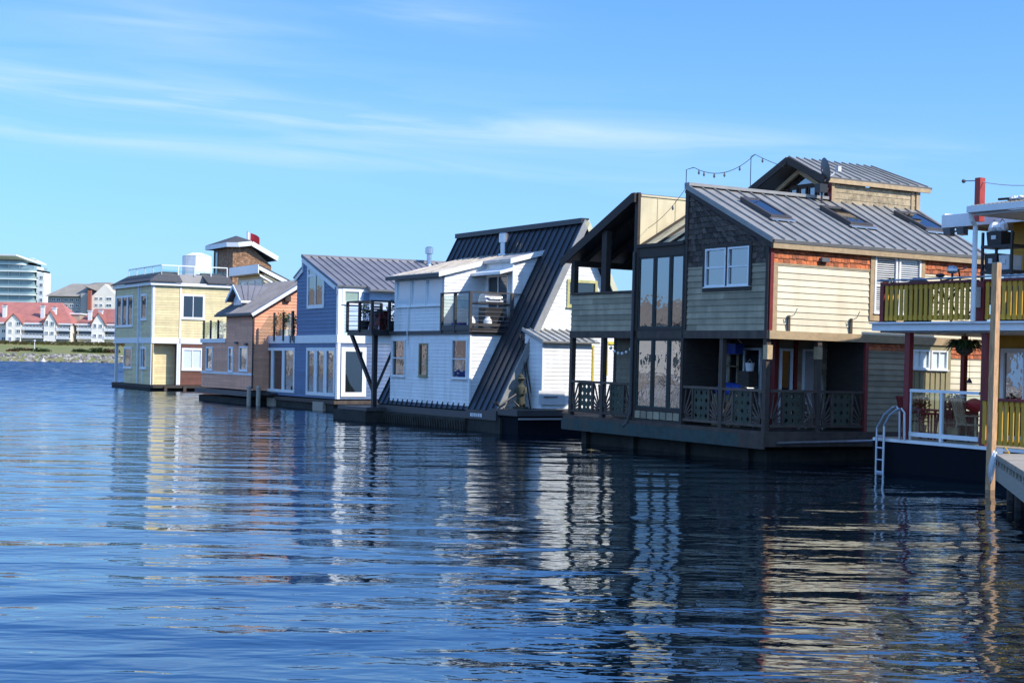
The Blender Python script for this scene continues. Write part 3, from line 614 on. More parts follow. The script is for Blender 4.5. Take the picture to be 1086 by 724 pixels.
# --- upper right: sunny face
wB = B.rect('Y', 0, 926.5, 975.5, 272.5, 333)
xs1 = hitY(922, 300)[0]; xs2 = hitY(979.5, 300)[0]
zs = B.Y(870, 282)[1]; zs2 = zs-.02
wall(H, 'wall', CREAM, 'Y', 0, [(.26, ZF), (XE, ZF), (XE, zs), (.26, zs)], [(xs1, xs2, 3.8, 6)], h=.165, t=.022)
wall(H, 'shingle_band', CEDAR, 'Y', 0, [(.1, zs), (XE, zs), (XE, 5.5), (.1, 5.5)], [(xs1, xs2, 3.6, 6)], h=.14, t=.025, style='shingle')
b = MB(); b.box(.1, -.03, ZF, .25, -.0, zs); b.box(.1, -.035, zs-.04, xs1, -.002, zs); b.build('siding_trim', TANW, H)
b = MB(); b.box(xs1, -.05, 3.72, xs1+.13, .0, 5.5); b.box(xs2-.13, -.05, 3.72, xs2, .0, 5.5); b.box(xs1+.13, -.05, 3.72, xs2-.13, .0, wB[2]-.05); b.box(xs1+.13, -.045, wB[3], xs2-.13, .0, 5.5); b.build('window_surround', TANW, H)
xm = (wB[0]+wB[1])/2
for r_ in ((wB[0], xm-.03, wB[2], wB[3]), (xm+.03, wB[1], wB[2], wB[3])):
    window(H, 'Y', 0, r_, 1, 1, WTRIM, GLASS, fw=.06, split=[.47], blind=PLASTW)
b = MB(); b.box(-.02, -.15, 5.42, XE+.15, -.06, 5.62); b.build('eave_fascia', TANW, H)
b = MB(); b.box(.0, -.06, 5.5, XE, .0, 5.56); b.build('soffit', DARKW, H)
f_ = B.Y(872, 277); b = MB(); b.box(f_[0]-.12, -.14, f_[1]-.02, f_[0]+.14, -.03, f_[1]+.08); b.build('wall_lamp', PLASTG, H)
# roof: shed part + rear slope
seam_roof(H, 'roof', GROOF, (-.1, -.2, 5.64), (XE+.15, -.2, 5.64), (8.55, yA+.03, ZR+.07), (-.1, yA+.03, ZR+.07), pitch=.42, thick=.09, seam=.045, w=.028,
   extra=lambda m: (m.box(-.1, yA-.16, ZR+.045, 8.45, yA+.06, ZR+.13), m.hexa([(1.7, yA+.03, ZR-.05), (8.55, yA+.03, ZR-.05), (8.55, 8.4, 5.7), (1.7, 8.4, 5.7)], [(1.7, yA+.03, ZR+.05), (8.55, yA+.03, ZR+.05), (8.55, 8.4, 5.8), (1.7, 8.4, 5.8)])))
# roof plane helper
rn = Vector((0, -(ZR+.07-5.64), yA+.23)).normalized(); rs = (ZR+.07-5.64)/(yA+.23)
def roofhit(px, py):
    o = B.I @ CAMPOS; d = B.I.to_3x3() @ ray(px, py); p0 = Vector((0, -.2, 5.64+.05)); return o+d*((p0-o).dot(rn)/d.dot(rn))
for (tl, tr, bl, br) in (((788, 212), (806, 214), (816, 232), (839, 232.5)), ((872, 221.5), (892.5, 222), (902, 239.5), (923.5, 240.5)), ((951.5, 227), (971, 228), (983.6, 246.5), (1004, 245))):
    c = [roofhit(*q) for q in (bl, br, tr, tl)]
    y0 = (c[0].y+c[1].y)/2; y1 = (c[2].y+c[3].y)/2; x0 = (c[0].x+c[3].x)/2; x1 = (c[1].x+c[2].x)/2
    zz = lambda y, o: 5.64+(y+.2)*rs+o
    def ring(m, x0, x1, y0, y1, o0, o1): m.hexa([(x0, y0, zz(y0, o0)), (x1, y0, zz(y0, o0)), (x1, y1, zz(y1, o0)), (x0, y1, zz(y1, o0))], [(x0, y0, zz(y0, o1)), (x1, y0, zz(y0, o1)), (x1, y1, zz(y1, o1)), (x0, y1, zz(y1, o1))])
    b = MB(); w_ = .09
    ring(b, x0, x0+w_, y0, y1, .0, .14); ring(b, x1-w_, x1, y0, y1, .0, .14); ring(b, x0+w_, x1-w_, y0, y0+w_, .0, .14); ring(b, x0+w_, x1-w_, y1-w_, y1, 0, .14)
    o = b.build('skylight', CHAR, H); b = MB(); ring(b, x0+w_, x1-w_, y0+w_, y1-w_, .10, .12); b.build('pane', GLASSR, o)
    b = MB(); ring(b, x0-.05, x1+.05, y0-.12, y0-.01, .05, .08); b.build('flashing', GREYST, o)
# --- clerestory
cx0, cx1 = 4.95, 8.4; cyr, cyl = 3.34, 7.9
zc = 7.86; rY, rZ = B.X(838.7, 168, cx0-.45); 
prof = [(cyr, 6.9), (cyr, zc-.1), (rY, rZ-.14), (2*rY-cyr, zc-.1), (2*rY-cyr, 6.9)]
wall(H, 'clerestory_wall', ROUGHW, 'Y', cyr, [(cx0, 6.95), (cx1, 6.95), (cx1, zc-.12), (cx0, zc-.12)], h=.19, t=.012)
b = MB(); b.box(cx0-.02, cyr-.05, 7, cx0+.09, cyr, zc-.1); b.box(cx1-.13, cyr-.05, 6.9, cx1+.02, cyr, zc-.1); b.box(cx1-.32, cyr-.035, 6.9, cx1-.22, cyr, zc-.1); b.build('corner_board', TANW, H)
b = MB(); b.box(cx0-.03, cyr-.06, 7.0, cx0-.021, cyr+.1, zc-.1); b.build('corner_strip', REDP, H)
b = MB(); b.box(cx0-.5, cyr-.14, zc-.1, cx1+.35, cyr-.07, zc+.05); b.build('eave_fascia', TANW, H)
yl = 2*rY-cyr
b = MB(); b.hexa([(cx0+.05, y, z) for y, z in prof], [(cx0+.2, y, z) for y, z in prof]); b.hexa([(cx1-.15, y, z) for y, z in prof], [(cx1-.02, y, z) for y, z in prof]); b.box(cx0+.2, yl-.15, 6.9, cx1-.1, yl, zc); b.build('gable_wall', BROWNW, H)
seam_roof(H, 'clerestory_roof', GROOF, (cx0-.55, cyr-.16, zc+.06), (cx1+.4, cyr-.16, zc+.06), (cx1-.1-.5, rY, rZ+.04), (cx0-.55, rY, rZ+.04), pitch=.38, thick=.07, seam=.04, w=.028,
  extra=lambda m: m.hexa([(cx0-.55, rY, rZ-.05), (cx1-.6, rY, rZ-.05), (cx1+.4, yl+.5, zc-.1), (cx0-.55, yl+.5, zc-.1)], [(cx0-.55, rY, rZ+.04), (cx1-.6, rY, rZ+.04), (cx1+.4, yl+.5, zc-.01), (cx0-.55, yl+.5, zc-.01)]))
b = MB(); b.bar((cx0-.58, cyr-.34, zc-.08), (cx0-.58, rY, rZ-.06), .05, .2); b.bar((cx0-.58, rY, rZ-.06), (cx0-.58, yl+.5, zc-.14), .05, .2); b.build('barge_board', DARKW, H)
b = MB(); b.bar((cx0-.1, cyr+.05, zc-.3), (cx0-.1, rY, rZ-.35), .1, .12); b.bar((cx0-.1, rY, rZ-.35), (cx0-.1, yl, zc-.3), .1, .12); b.build('truss', TANW, H)
for k in range(5):
    y0 = cyr+.25+k*(yl-cyr-.5)/5; y1 = y0+(yl-cyr-.5)/5-.08
    b = MB(); t = .05; b.box(cx0-.0, y0, 7.2, cx0+.06, y0+t, 7.75); b.box(cx0, y1-t, 7.2, cx0+.06, y1, 7.75); b.box(cx0, y0+t, 7.7, cx0+.06, y1-t, 7.75); o = b.build('clerestory_window', BROWNW, H)
    b = MB(); b.box(cx0+.02, y0+t, 7.15, cx0+.035, y1-t, 7.7); b.build('pane', GLASSR, o)
b = MB(); b.hexa([(cx0+.03, cyr+.75, 7.84), (cx0+.03, yl-.75, 7.84), (cx0+.03, rY, rZ-.48)], [(cx0+.045, cyr+.75, 7.84), (cx0+.045, yl-.75, 7.84), (cx0+.045, rY, rZ-.48)]); o = b.build('pane', GLASSR, H); o.name = 'gable_window'
# --- glass bay
zb0, zt, = 1.16, 5.47
b = MB(); cols = [3.52, 4.23, 4.98, 5.72]
b.box(-.05, yB-.1, .8, .05, yB+.07, 5.75); b.box(-.05, yA+.0, .8, .05, yA+.1, 5.72)
for y in (4.2, 4.96): b.box(-.03, y-.045, .8, .05, y+.045, 5.6)
for (z0, z1) in ((.8, .86), (1.1, 1.2), (3.1, 3.17), (3.36, 3.44), (5.42, 5.75)): b.box(-.04, yA+.1, z0, .05, yB-.1, z1)
b.box(-.02, yA, 3.17, .05, yB, 3.36)
b.build('bay_frame', DARKW, H)
b = MB()
for k in range(7): b.box(-.045, yA+.12+k*.31, .88, -.0, yA+.38+k*.31, 1.09)
b.build('kick_panel', MOSSY, H)
for (y0, y1) in ((3.6, 4.155), (4.245, 4.915), (5.005, 5.72)):
    for (z0, z1) in ((1.2, 3.1), (3.44, 5.42)):
        b = MB(); t = .035
        b.box(-.02, y0, z0, .03, y0+t, z1); b.box(-.02, y1-t, z0, .03, y1, z1); b.box(-.02, y0+t, z1-t, .03, y1-t, z1); b.box(-.02, y0+t, z0, .03, y1-t, z0+t); o = b.build('window', TEAL, H)
        b = MB(); b.box(.0, y0+t, z0+t, .012, y1-t, z1-t); b.build('pane', GLASSR, o)
# greenhouse roof of the bay, rises away from the water
gx1 = 4.6; gz0, gz1 = 5.72, 5.72+4.6*.62
b = MB(); b.hexa([(0, yA+.05, gz0-.02), (0, yB, gz0-.02), (2.3, yB, 7.12), (2.3, yA+.05, 7.12)], [(0, yA+.05, gz0), (0, yB, gz0), (2.3, yB, 7.14), (2.3, yA+.05, 7.14)]); b.build('glass_roof', mat('milky_roof_panel', (.55, .49, .33), .25, var=.1, nscale=1.5), H)
b = MB()
for y in (3.75, 4.3, 4.95, 5.75): b.bar((-.02, y, gz0+.03), (2.3, y, 7.16), .06, .07)
b.bar((-.04, yA+.05, gz0+.03), (-.04, yB, gz0+.03), .1, .1)
b.build('glazing_bar', DARKW, H)
# tall beige wall
b = MB(); b.hexa([(.04, yB, 5.7), (6, yB, 5.7), (6, yB, 7.2), (.04, yB, 7.2)], [(.04, yB+.12, 5.7), (6, yB+.12, 5.7), (6, yB+.12, 7.2), (.04, yB+.12, 7.2)])
for x in (.62, 1.25, 1.86, 2.5): b.box(x, yB-.012, 5.7, x+.025, yB, 7.2)
b.box(.04, yB-.03, 7.2, 6, yB+.15, 7.25)
b.build('tall_side_wall', BEIGE, H)
b = MB(); b.box(-.06, yB-.02, ZF, .03, yB+.14, 7.3); b.build('corner_post', DARKW, H)
# --- left balcony bay
wall(H, 'balcony_parapet', MOSSY, 'X', 0, [(yB+.14, ZF), (yC, ZF), (yC, 4.44), (yB+.14, 4.44)], h=.16, t=.02)
b = MB(); b.box(-.06, yB+.12, 4.45, .12, yC+.03, 4.51); b.box(.12, yC-.1, 4.45, 4.5, yC+.03, 4.51); b.build('parapet_cap', BROWNW, H)
wall(H, 'side_parapet', MOSSY, 'X', 4.5, [(yB, ZF), (yC, ZF), (yC, 4.2), (yB, 4.2)])
b = MB(); b.box(.0, yC-.12, ZF, 4.5, yC-.02, 4.44); b.build('end_parapet', MOSSY, H)
y1 = B.X(642, 280)[0]
b = MB(); b.box(-.05, yC-.18, 4.51, .1, yC+.02, 5.35); b.box(-.05, y1-.12, 4.51, .12, y1+.14, 6.3); b.box(3.9, yC-.15, 4.5, 4.05, yC, 5.35); b.build('balcony_post', DARKW, H)
b = MB(); b.box(-.05, yC-.17, 5.32, 6, yC+.0, 5.5); b.build('eave_beam', DARKW, H)
lz = lambda y: 7.28-(y-5.98)*.455
b = MB(); b.hexa([(-.12, 5.9, lz(5.98)-.12), (6, 5.9, lz(5.98)-.12), (6, 9.75, lz(9.75)-.12), (-.12, 9.75, lz(9.75)-.12)], [(-.12, 5.9, lz(5.98)), (6, 5.9, lz(5.98)), (6, 9.75, lz(9.75)), (-.12, 9.75, lz(9.75))])
b.build('balcony_roof', CHAR, H)
b = MB()
for x in (.5, 1.3, 2.1, 2.9, 3.7, 4.5): b.bar((x, 6.0, lz(6.)-.2), (x, 9.6, lz(9.6)-.2), .06, .14)
b.build('rafter', DARKW, H)
b = MB(); b.bar((-.14, 5.95, lz(6)-.1), (-.14, 9.8, lz(9.8)-.1), .05, .26); b.box(-.16, 5.86, lz(6)-.25, -.05, 5.98, lz(6)+.02); b.build('barge_board', DARKW, H)
b = MB(); b.hexa([(1.2, 7.0, lz(7.)-.125), (2.2, 7., lz(7.)-.125), (2.2, 7.25, lz(7.25)-.125), (1.2, 7.25, lz(7.25)-.125)], [(1.2, 7.0, lz(7.)+.02), (2.2, 7., lz(7.)+.02), (2.2, 7.25, lz(7.25)+.02), (1.2, 7.25, lz(7.25)+.02)]); b.build('roof_light', GLASSL, H)
b = MB(); b.box(6.0, yB, ZF, 6.12, yC-1.6, 6.); b.build('rear_wall', DARKW, H)
# --- ground floor
wall(H, 'wall', MOSSY, 'X', 1.3, [(yB-.1, ZD), (8.7, ZD), (8.7, 3.2), (yB-.1, 3.2)], [(7.0, 7.75, ZD, 2.95)], h=.16)
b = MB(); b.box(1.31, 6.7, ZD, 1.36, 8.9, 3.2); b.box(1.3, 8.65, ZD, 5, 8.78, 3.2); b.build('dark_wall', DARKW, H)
r_ = (6.1, 6.75, .86, 2.95); window(H, 'X', 1.26, r_, 1, 1, WTRIM, GLASS, fw=.07, name='door', sill=False)
wall(H, 'wall', OLDSH, 'X', 1.5, [(1.6, ZD), (yA+2, ZD), (yA+2, 3.2), (1.6, 3.2)], [(2.0, 3.45, ZD, 2.93)], h=.16)
window(H, 'X', 1.46, (2.0, 3.45, .84, 2.93), 2, 1, WTRIM, GLASS, fw=.06, name='sliding_door', sill=False)
b = MB(); b.box(.02, yA-.02, ZD, 1.5, yA+.02, 3.2); b.box(.02, yB-.04, ZD, 1.3, yB+.02, 3.2); b.build('bay_side_wall', DARKW, H)
wall(H, 'wall', MOSSY, 'Y', 1.5, [(1.5, ZD), (3.4, ZD), (3.4, 3.2), (1.5, 3.2)], [(2.42, 2.98, 1.5, 2.95), (1.62, 2.05, ZD, 2.93)], h=.16)
window(H, 'Y', 1.46, (2.42, 2.98, 1.55, 2.93), 1, 1, WTRIM, GLASS, fw=.05, split=[.5], blind=PLASTW)
window(H, 'Y', 1.46, (1.62, 2.05, .84, 2.93), 1, 1, WTRIM, GLASS, fw=.06, name='door', sill=False)
b = MB(); b.box(1.45, 1.44, ZD, 1.58, 1.6, 3.2); b.box(2.12, 1.42, ZD, 2.22, 1.5, 3.2); b.build('door_post', REDP, H)
b = MB(); b.box(3.3, .05, ZD, 3.38, 1.5, 3.2); b.build('porch_end_wall', DARKW, H)
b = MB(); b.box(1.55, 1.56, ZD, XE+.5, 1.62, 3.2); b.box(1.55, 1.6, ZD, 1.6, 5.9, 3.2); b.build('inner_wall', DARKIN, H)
# flush wall right of porch
zsb = B.Y(937, 371.5)[1]; gx_ = (B.Y(960, 380)[0]+.1, B.Y(1008, 380)[0])
wall(H, 'wall', MOSSY, 'Y', 0, [(3.38, ZD), (gx_[0], ZD), (gx_[0], zsb), (3.38, zsb)], h=.15)
wall(H, 'shingle_band', CEDAR, 'Y', 0, [(3.34, zsb), (gx_[0], zsb), (gx_[0], 3.12), (3.34, 3.12)], h=.13, t=.025, style='shingle')
b = MB(); b.box(3.27, -.04, ZD, 3.37, .04, 3.13); b.build('corner_board', REDP, H)
wC = (B.Y(967, 382)[0], B.Y(985, 382)[0], 2.48, 3.0); wD = (B.Y(986.5, 382)[0], B.Y(1004, 382)[0], 2.48, 3.0)
wall(H, 'panel_wall', TANG, 'Y', 0, [(gx_[0], ZD), (gx_[1], ZD), (gx_[1], 3.14), (gx_[0], 3.14)], [(wC[0], wD[1], 2.48, 3.0)], style='flat')
b = MB()
for k in range(8): x = gx_[0]+.05+k*.19; b.box(x, -.045, ZD, x+.035, -.02, 2.4)
b.build('batten', TANG, H)
for r_ in (wC, wD): window(H, 'Y', 0, r_, 2, 1, WTRIM, GLASSL, fw=.045)
wall(H, 'wall', CREAM, 'Y', 0, [(gx_[1], ZD), (XE+.6, ZD), (XE+.6, 2.8), (gx_[1], 2.8)], h=.165)
wall(H, 'shingle_band', CEDAR, 'Y', 0, [(gx_[1], 2.8), (XE+.6, 2.8), (XE+.6, 3.13), (gx_[1], 3.13)], h=.13, t=.025, style='shingle')
b = MB(); b.box(XE-.02, 0, ZF, XE+.1, 8.3, 5.6); b.box(XE+.5, 0, ZD, XE+.6, 8.8, 3.2); b.box(1.6, 8.2, ZF, XE, 8.3, 5.6); b.build('back_wall', BROWNW, H)
# ground floor posts
b = MB(); 
for (x, y) in ((-.02, .02), (-.02, 1.8), (-.02, B.X(640, 390)[0]), (-.02, yC-.12)): b.box(x, y-.0, ZD, x+.14, y+.14, 3.15)
b.box(B.Y(868, 400)[0]-.06, -.02, ZD, B.Y(868, 400)[0]+.08, .12, 3.15)
b.build('porch_post', BROWNW, H)
b = MB(); b.box(-.03, -.03, 2.62, .14, .14, 2.98); b.box(B.Y(868, 400)[0]-.07, -.03, 2.66, B.Y(868, 400)[0]+.09, .13, 2.98); b.build('post_cap', TANW, H)
# carved railings
LATT = mat('dark_green_panel', (.06, .07, .045), .7, var=.2, rnd=.2)
RAILW = mat('brown_rail', (.1, .07, .052), .7, var=.2, rnd=.4)
def railing(root, pl, c, a0, a1, z0=.84, z1=1.86):
    f = MB()
    pbox(f, pl, c, a0, a1, z1-.07, z1, -.04, .06); pbox(f, pl, c, a0, a1, z0+.06, z0+.13, -.02, .05)
    L = a1-a0; s1, s2 = a0+L*.27, a0+L*.73
    for a in (s1, s2): pbox(f, pl, c, a-.03, a+.03, z0+.13, z1-.07, -.02, .05)
    o = f.build('railing', RAILW, root)
    for (p, q, dirn) in ((a0, s1-.03, 1), (s2+.03, a1, -1)):
        m = MB(); base = Vector(P(pl, c, p if dirn > 0 else q, z0+.13, .02)); w_ = q-p; hh = z1-z0-.2
        for k in range(6):
            t = R(8+k*15); l = min(w_/max(math.sin(t), .01), hh/max(math.cos(t), .01))*.98
            e_ = Vector(P(pl, c, (p if dirn > 0 else q)+dirn*math.sin(t)*l, z0+.13+math.cos(t)*l, .02)); s_ = base+(e_-base)*.22
            m.bar(s_, e_, .03, .045)
        pts = [Vector(P(pl, c, (p if dirn > 0 else q)+dirn*math.sin(t_)*.22*hh, z0+.13+math.cos(t_)*.22*hh, .02)) for t_ in [R(x) for x in range(0, 91, 15)]]
        for k in range(6): m.bar(pts[k], pts[k+1], .03, .04)
        m.build('sunburst', RAILW, o)
    m = MB(); p, q = s1+.03, s2-.03; nc = 3; nr = 4
    for i in range(nc):
        for j in range(nr):
            A0 = p+(q-p)*i/nc; A1 = p+(q-p)*(i+1)/nc; Z0 = z0+.13+(z1-z0-.2)*j/nr; Z1 = z0+.13+(z1-z0-.2)*(j+1)/nr; am, zm = (A0+A1)/2, (Z0+Z1)/2
            sa, sz = (A1-A0)*.3, (Z1-Z0)*.36
            if (i+j) % 2: sa, sz = sa*.55, sz*.8
            pc = [(am, zm-sz), (am+sa, zm), (am, zm+sz), (am-sa, zm)]; cn = [(A0, Z0), (A1, Z0), (A1, Z1), (A0, Z1)]
            for o_ in (.0, .02):
                for k in range(4): m.face([P(pl, c, *cn[k], o_), P(pl, c, *cn[(k+1) % 4], o_), P(pl, c, *pc[k], o_)], .4); m.face([P(pl, c, *cn[(k+1) % 4], o_), P(pl, c, *pc[(k+1) % 4], o_), P(pl, c, *pc[k], o_)], .4)
            for k in range(4): m.face([P(pl, c, *pc[k], 0), P(pl, c, *pc[(k+1) % 4], 0), P(pl, c, *pc[(k+1) % 4], .02), P(pl, c, *pc[k], .02)], .4)
    m.build('lattice_panel', LATT, o)
y_ = B.X(640, 390)[0]
railing(H, 'X', .04, yB+.15, y_-.0); railing(H, 'X', .04, y_+.14, yC-.12)
railing(H, 'X', .04, .16, 1.8); railing(H, 'X', .04, 1.94, yA-.0)
xq = B.Y(868, 400)[0]; railing(H, 'Y', .04, .14, xq-.06); railing(H, 'Y', .04, xq+.08, 3.28)
b = MB(); b.tube([(-.1, yB+.05, 3.5), (-.1, yB+.05, 1.0), (-.13, yB+.15, .7), (-.14, yB+.3, .62)], .05); b.tube([(-.1, yB+.05, 5.6), (-.1, yB+.05, 3.5)], .045); b.build('downpipe', CHAR, H)
# things on and around the brown house
def thing(fr, name, xyz, label, cat, rot=0, group=None): return empty(name, fr.M @ Matrix.Translation(Vector(xyz)) @ Matrix.Rotation(rot, 4, 'Z'), label, cat, group)
p = roofhit(871, 191); 
yd, zd = 3.1, 7.2; pd = B.hit(872, 190, 'Y', 3.1)
e = thing(B, 'satellite_dish', (pd.x, 3.1, 7.15), 'grey satellite dish seen nearly edge on, standing on the roof below the clerestory', 'satellite dish')
b = MB(); b.tube([(0, 0, -.1), (0, 0, .62)], .03); b.tube([(-.25, .2, -.05), (0, 0, .4)], .015); b.build('mast', CHAR, e)
b = MB(); nrm = Vector((.93, -.28, .2)).normalized(); ua = nrm.cross(Vector((0, 0, 1))).normalized(); ub = nrm.cross(ua); c0 = Vector((0, 0, .9))
rings = [[c0+nrm*(.1*(r_/.33)**2)+ua*math.cos(t)*r_*.9+ub*math.sin(t)*r_*1.1 for t in [2*math.pi*k/18 for k in range(18)]] for r_ in (.03, .12, .22, .33)]
for k in range(3):
    for j in range(18): b.face([rings[k][j], rings[k][(j+1) % 18], rings[k+1][(j+1) % 18], rings[k+1][j]], .5)
b.build('reflector', PLASTG, e, smooth=True)
b = MB(); b.bar(c0-ub*-.3, c0+nrm*.5+Vector((0, 0, -.05)), .03); b.box(*(c0+nrm*.5-Vector((.06, .06, .1))), *(c0+nrm*.5+Vector((.06, .06, .05)))); b.build('receiver_arm', PLASTW, e)
b = MB(); b.box(-.16, -.1, .28, .12, .12, .52); b.build('bracket', BLACKM, e)
# string lights on two thin poles
pA = B.hit(728, 180, 'X', .0); pB_ = B.hit(796.5, 166, 'Y', 3.5); pC_ = B.hit(832, 177, 'Y', 4.5); pD = Vector((.3, 5.8, 6.3))
e = thing(B, 'string_lights', (0, 0, 0), 'black festoon lights strung between two thin wire poles above the brown roof', 'string lights')
b = MB(); b.tube([(pA.x, pA.y, 7.1), (pA.x, pA.y, pA.z), (pA.x+.1, pA.y-.2, pA.z+.05)], .012, 5); b.tube([(pB_.x, pB_.y, 7.2), (pB_.x, pB_.y, pB_.z), (pB_.x+.1, pB_.y-.05, pB_.z+.06)], .012, 5); b.build('pole', BLACKM, e)
def sag(p, q, s, n=12): return [Vector(p).lerp(Vector(q), i/n)-Vector((0, 0, s*4*(i/n)*(1-i/n))) for i in range(n+1)]
l1 = sag((pA.x+.1, pA.y-.2, pA.z+.05), (pB_.x+.1, pB_.y-.05, pB_.z+.06), .32); l2 = sag((pB_.x+.1, pB_.y-.05, pB_.z+.06), pC_, .02); l3 = sag((pA.x, pA.y, pA.z-.5), pD, .12)
b = MB(); [b.tube(l, .009, 4) for l in (l1, l2, l3)]; b.build('cable', BLACKM, e)
for q in [l1[k] for k in (1, 2, 4, 6, 9)]+[l2[3]]+[l3[4]]:
    b = MB(); b.lathe((q.x, q.y, q.z-.13), [(.005, 0), (.03, .03), (.03, .07), (.018, .09), (.018, .13)], 8); b.build('bulb', PLASTG, e)
# porch clutter
e = thing(B, 'string_lights', (0, 0, 0), 'small white lantern lights hanging under the left porch ceiling', 'string lights')
l1 = sag((.1, y_-.1, 2.98), (.1, yB+.3, 2.95), .2); b = MB(); b.tube(l1, .008, 4); b.build('cable', BLACKM, e)
for k in (1, 3, 5, 7, 9, 11): q = l1[k]; b = MB(); b.blob((q.x, q.y, q.z-.07), .05); b.build('bulb', PLASTW, e)
e = thing(B, 'shelf_unit', (1.1, 3.05-.2+.3, ZD), 'open timber shelf unit standing in the porch beside the glass bay', 'shelf')
b = MB(); 
for x in (0, .3): 
    for y in (-.2, .2): b.box(x, y, 0, x+.05, y+.05, 1.95)
b.build('upright', ROUGHW, e)
b = MB(); [b.box(0, -.2, z, .35, .25, z+.04) for z in (.4, 1., 1.6, 1.93)]; b.build('shelf', ROUGHW, e)
e = thing(B, 'storage_box', (1.15, 3.2, ZD+1.98), 'white box standing on top of the porch shelf unit', 'box'); b = MB(); b.box(-.05, -.15, 0, .25, .12, .26); b.build('body', PLASTW, e); b = MB(); b.box(-.07, -.17, .26, .27, .14, .3); b.build('lid', PLASTG, e)
e = thing(B, 'hanging_tub', (1.0, 2.6, 2.75), 'blue plastic tub hanging under the porch ceiling left of the sliding door', 'tub'); b = MB(); b.hexa([(-.12, -.2, -.0), (.12, -.2, -.0), (.12, .2, -.0), (-.12, .2, -.0)], [(-.16, -.25, .27), (.16, -.25, .27), (.16, .25, .27), (-.16, .25, .27)]); b.build('body', BLUEP, e); b = MB(); b.tube([(0, -.3, .3), (0, 0, .5), (0, .3, .3)], .01, 5); b.build('handle', GREYST, e)
e = thing(B, 'tarpaulin', (1.0, 2.7, ZD+.85), 'crumpled blue tarpaulin piled behind the carved railing', 'tarpaulin'); b = MB(); b.blob((0, 0, .1), .3, .6, .22, 12, 8, .18); b.build('sheet', BLUEP, e); b = MB(); b.box(-.25, -.5, -.85, .25, .5, 0); b.build('crate', ROUGHW, e)
e = thing(B, 'paint_bucket', (1.1, 2.05, ZD+1.5), 'small white bucket on the porch ledge left of the sliding door', 'bucket'); b = MB(); b.lathe((0, 0, 0), [(.1, 0), (.13, .22)], 12); b.build('body', PLASTW, e); b = MB(); b.tube([(0, -.12, .2), (0, 0, .32), (0, .12, .2)], .008, 5); b.build('handle', GREYST, e)
b = MB(); b.box(-.15, -.15, -1.5, .15, .3, 0); b.build('stand', DARKW, e)
# folding bicycle handlebars: a bicycle stands behind the railing
e = thing(B, 'bicycle', (.45, 1.55, ZD), 'bicycle with bright handlebars parked behind the carved porch railing', 'bicycle')
for y in (-.5, .5):
    b = MB(); pts = [(0, y+.33*math.cos(t), .34+.33*math.sin(t)) for t in [2*math.pi*k/20 for k in range(21)]]; b.tube(pts, .02, 6); o = b.build('wheel', TYRE, e)
    b = MB(); [b.tube([(0, y, .34), (0, y+.31*math.cos(t), .34+.31*math.sin(t))], .003, 4) for t in [2*math.pi*k/12 for k in range(12)]]; b.build('spokes', GREYST, o)
b = MB(); [b.tube([p_, q_], .018, 6) for p_, q_ in (((0, .5, .34), (0, .05, .32)), ((0, .05, .32), (0, .22, .85)), ((0, .22, .8), (0, -.32, .85)), ((0, .05, .32), (0, -.34, .75)), ((0, .5, .34), (0, .2, .78)), ((0, -.5, .34), (0, -.33, 1.05)))]; b.build('frame', CHAR, e)
b = MB(); b.tube([(-.28, -.3, 1.1), (-.08, -.36, 1.06), (.08, -.36, 1.06), (.28, -.3, 1.1)], .016, 6); b.build('handlebar', GREYST, e)
b = MB(); b.blob((0, .24, .93), .07, .14, .04); b.build('saddle', TYRE, e)
# leaning boards in right porch, folding chair
e = thing(B, 'paddle_board', (2.75, 1.25, ZD), 'grey paddle board leaning upright in the shaded right porch', 'paddle board')
b = MB(); pts = [(.3*math.sin(math.pi*min(1, t*1.05))**.5, t) for t in [k/12 for k in range(1, 12)]]
lo = [(-w_, -.1+t*.3, t*2.1) for w_, t in pts]+[(w_, -.1+t*.3, t*2.1) for w_, t in pts[::-1]]; b.hexa(lo, [(x, y+.08, z) for x, y, z in lo]); b.build('board', GREYST2, e); b = MB(); b.box(-.02, -.13, .15, .02, -.1, .4); b.build('fin', PLASTG, e)
def folding_chair(fr, xyz, rot, label, m_, group=None, name='folding_chair'):
    e = thing(fr, name, xyz, label, 'chair', rot, group)
    for s_ in (-.22, .22):
        b = MB(); b.tube([(s_, -.25, 0), (s_, .22, .9)], .014, 6); b.build('leg', m_, e); b = MB(); b.tube([(s_, .25, 0), (s_, -.2, .48)], .014, 6); b.build('leg', m_, e)
    b = MB(); [b.box(-.22, -.22+k*.075, .44, .22, -.165+k*.075, .465) for k in range(6)]; b.build('seat', m_, e)
    b = MB(); [b.bar((-.22, y, z), (.22, y, z), .02, .07) for y, z in ((.13, .7), (.17, .8), (.21, .89))]; b.build('backrest', m_, e)
    return e
folding_chair(B, (2.35, 1.0, ZD), .4, 'pale folding chair leaning beside the paddle board in the shaded porch', PLASTW)
for k, (x, lab) in enumerate(((.62, 'small wall bracket with slanted arm at left on the sunny cream wall'), (2.72, 'small wall bracket with upright pin at right on the sunny cream wall'))):
    e = thing(B, 'wall_bracket', (x, -.04, 3.55), lab, 'bracket', 0, 'brackets on the cream wall'); b = MB(); b.box(-.04, -.03, -.2, .04, 0, .2); b.build('plate', BROWNW, e); b = MB(); b.tube([(0, -.04, .15), (.02, -.2, .22), (.06, -.26, .38)], .012, 6); b.build('arm', GREYST, e)

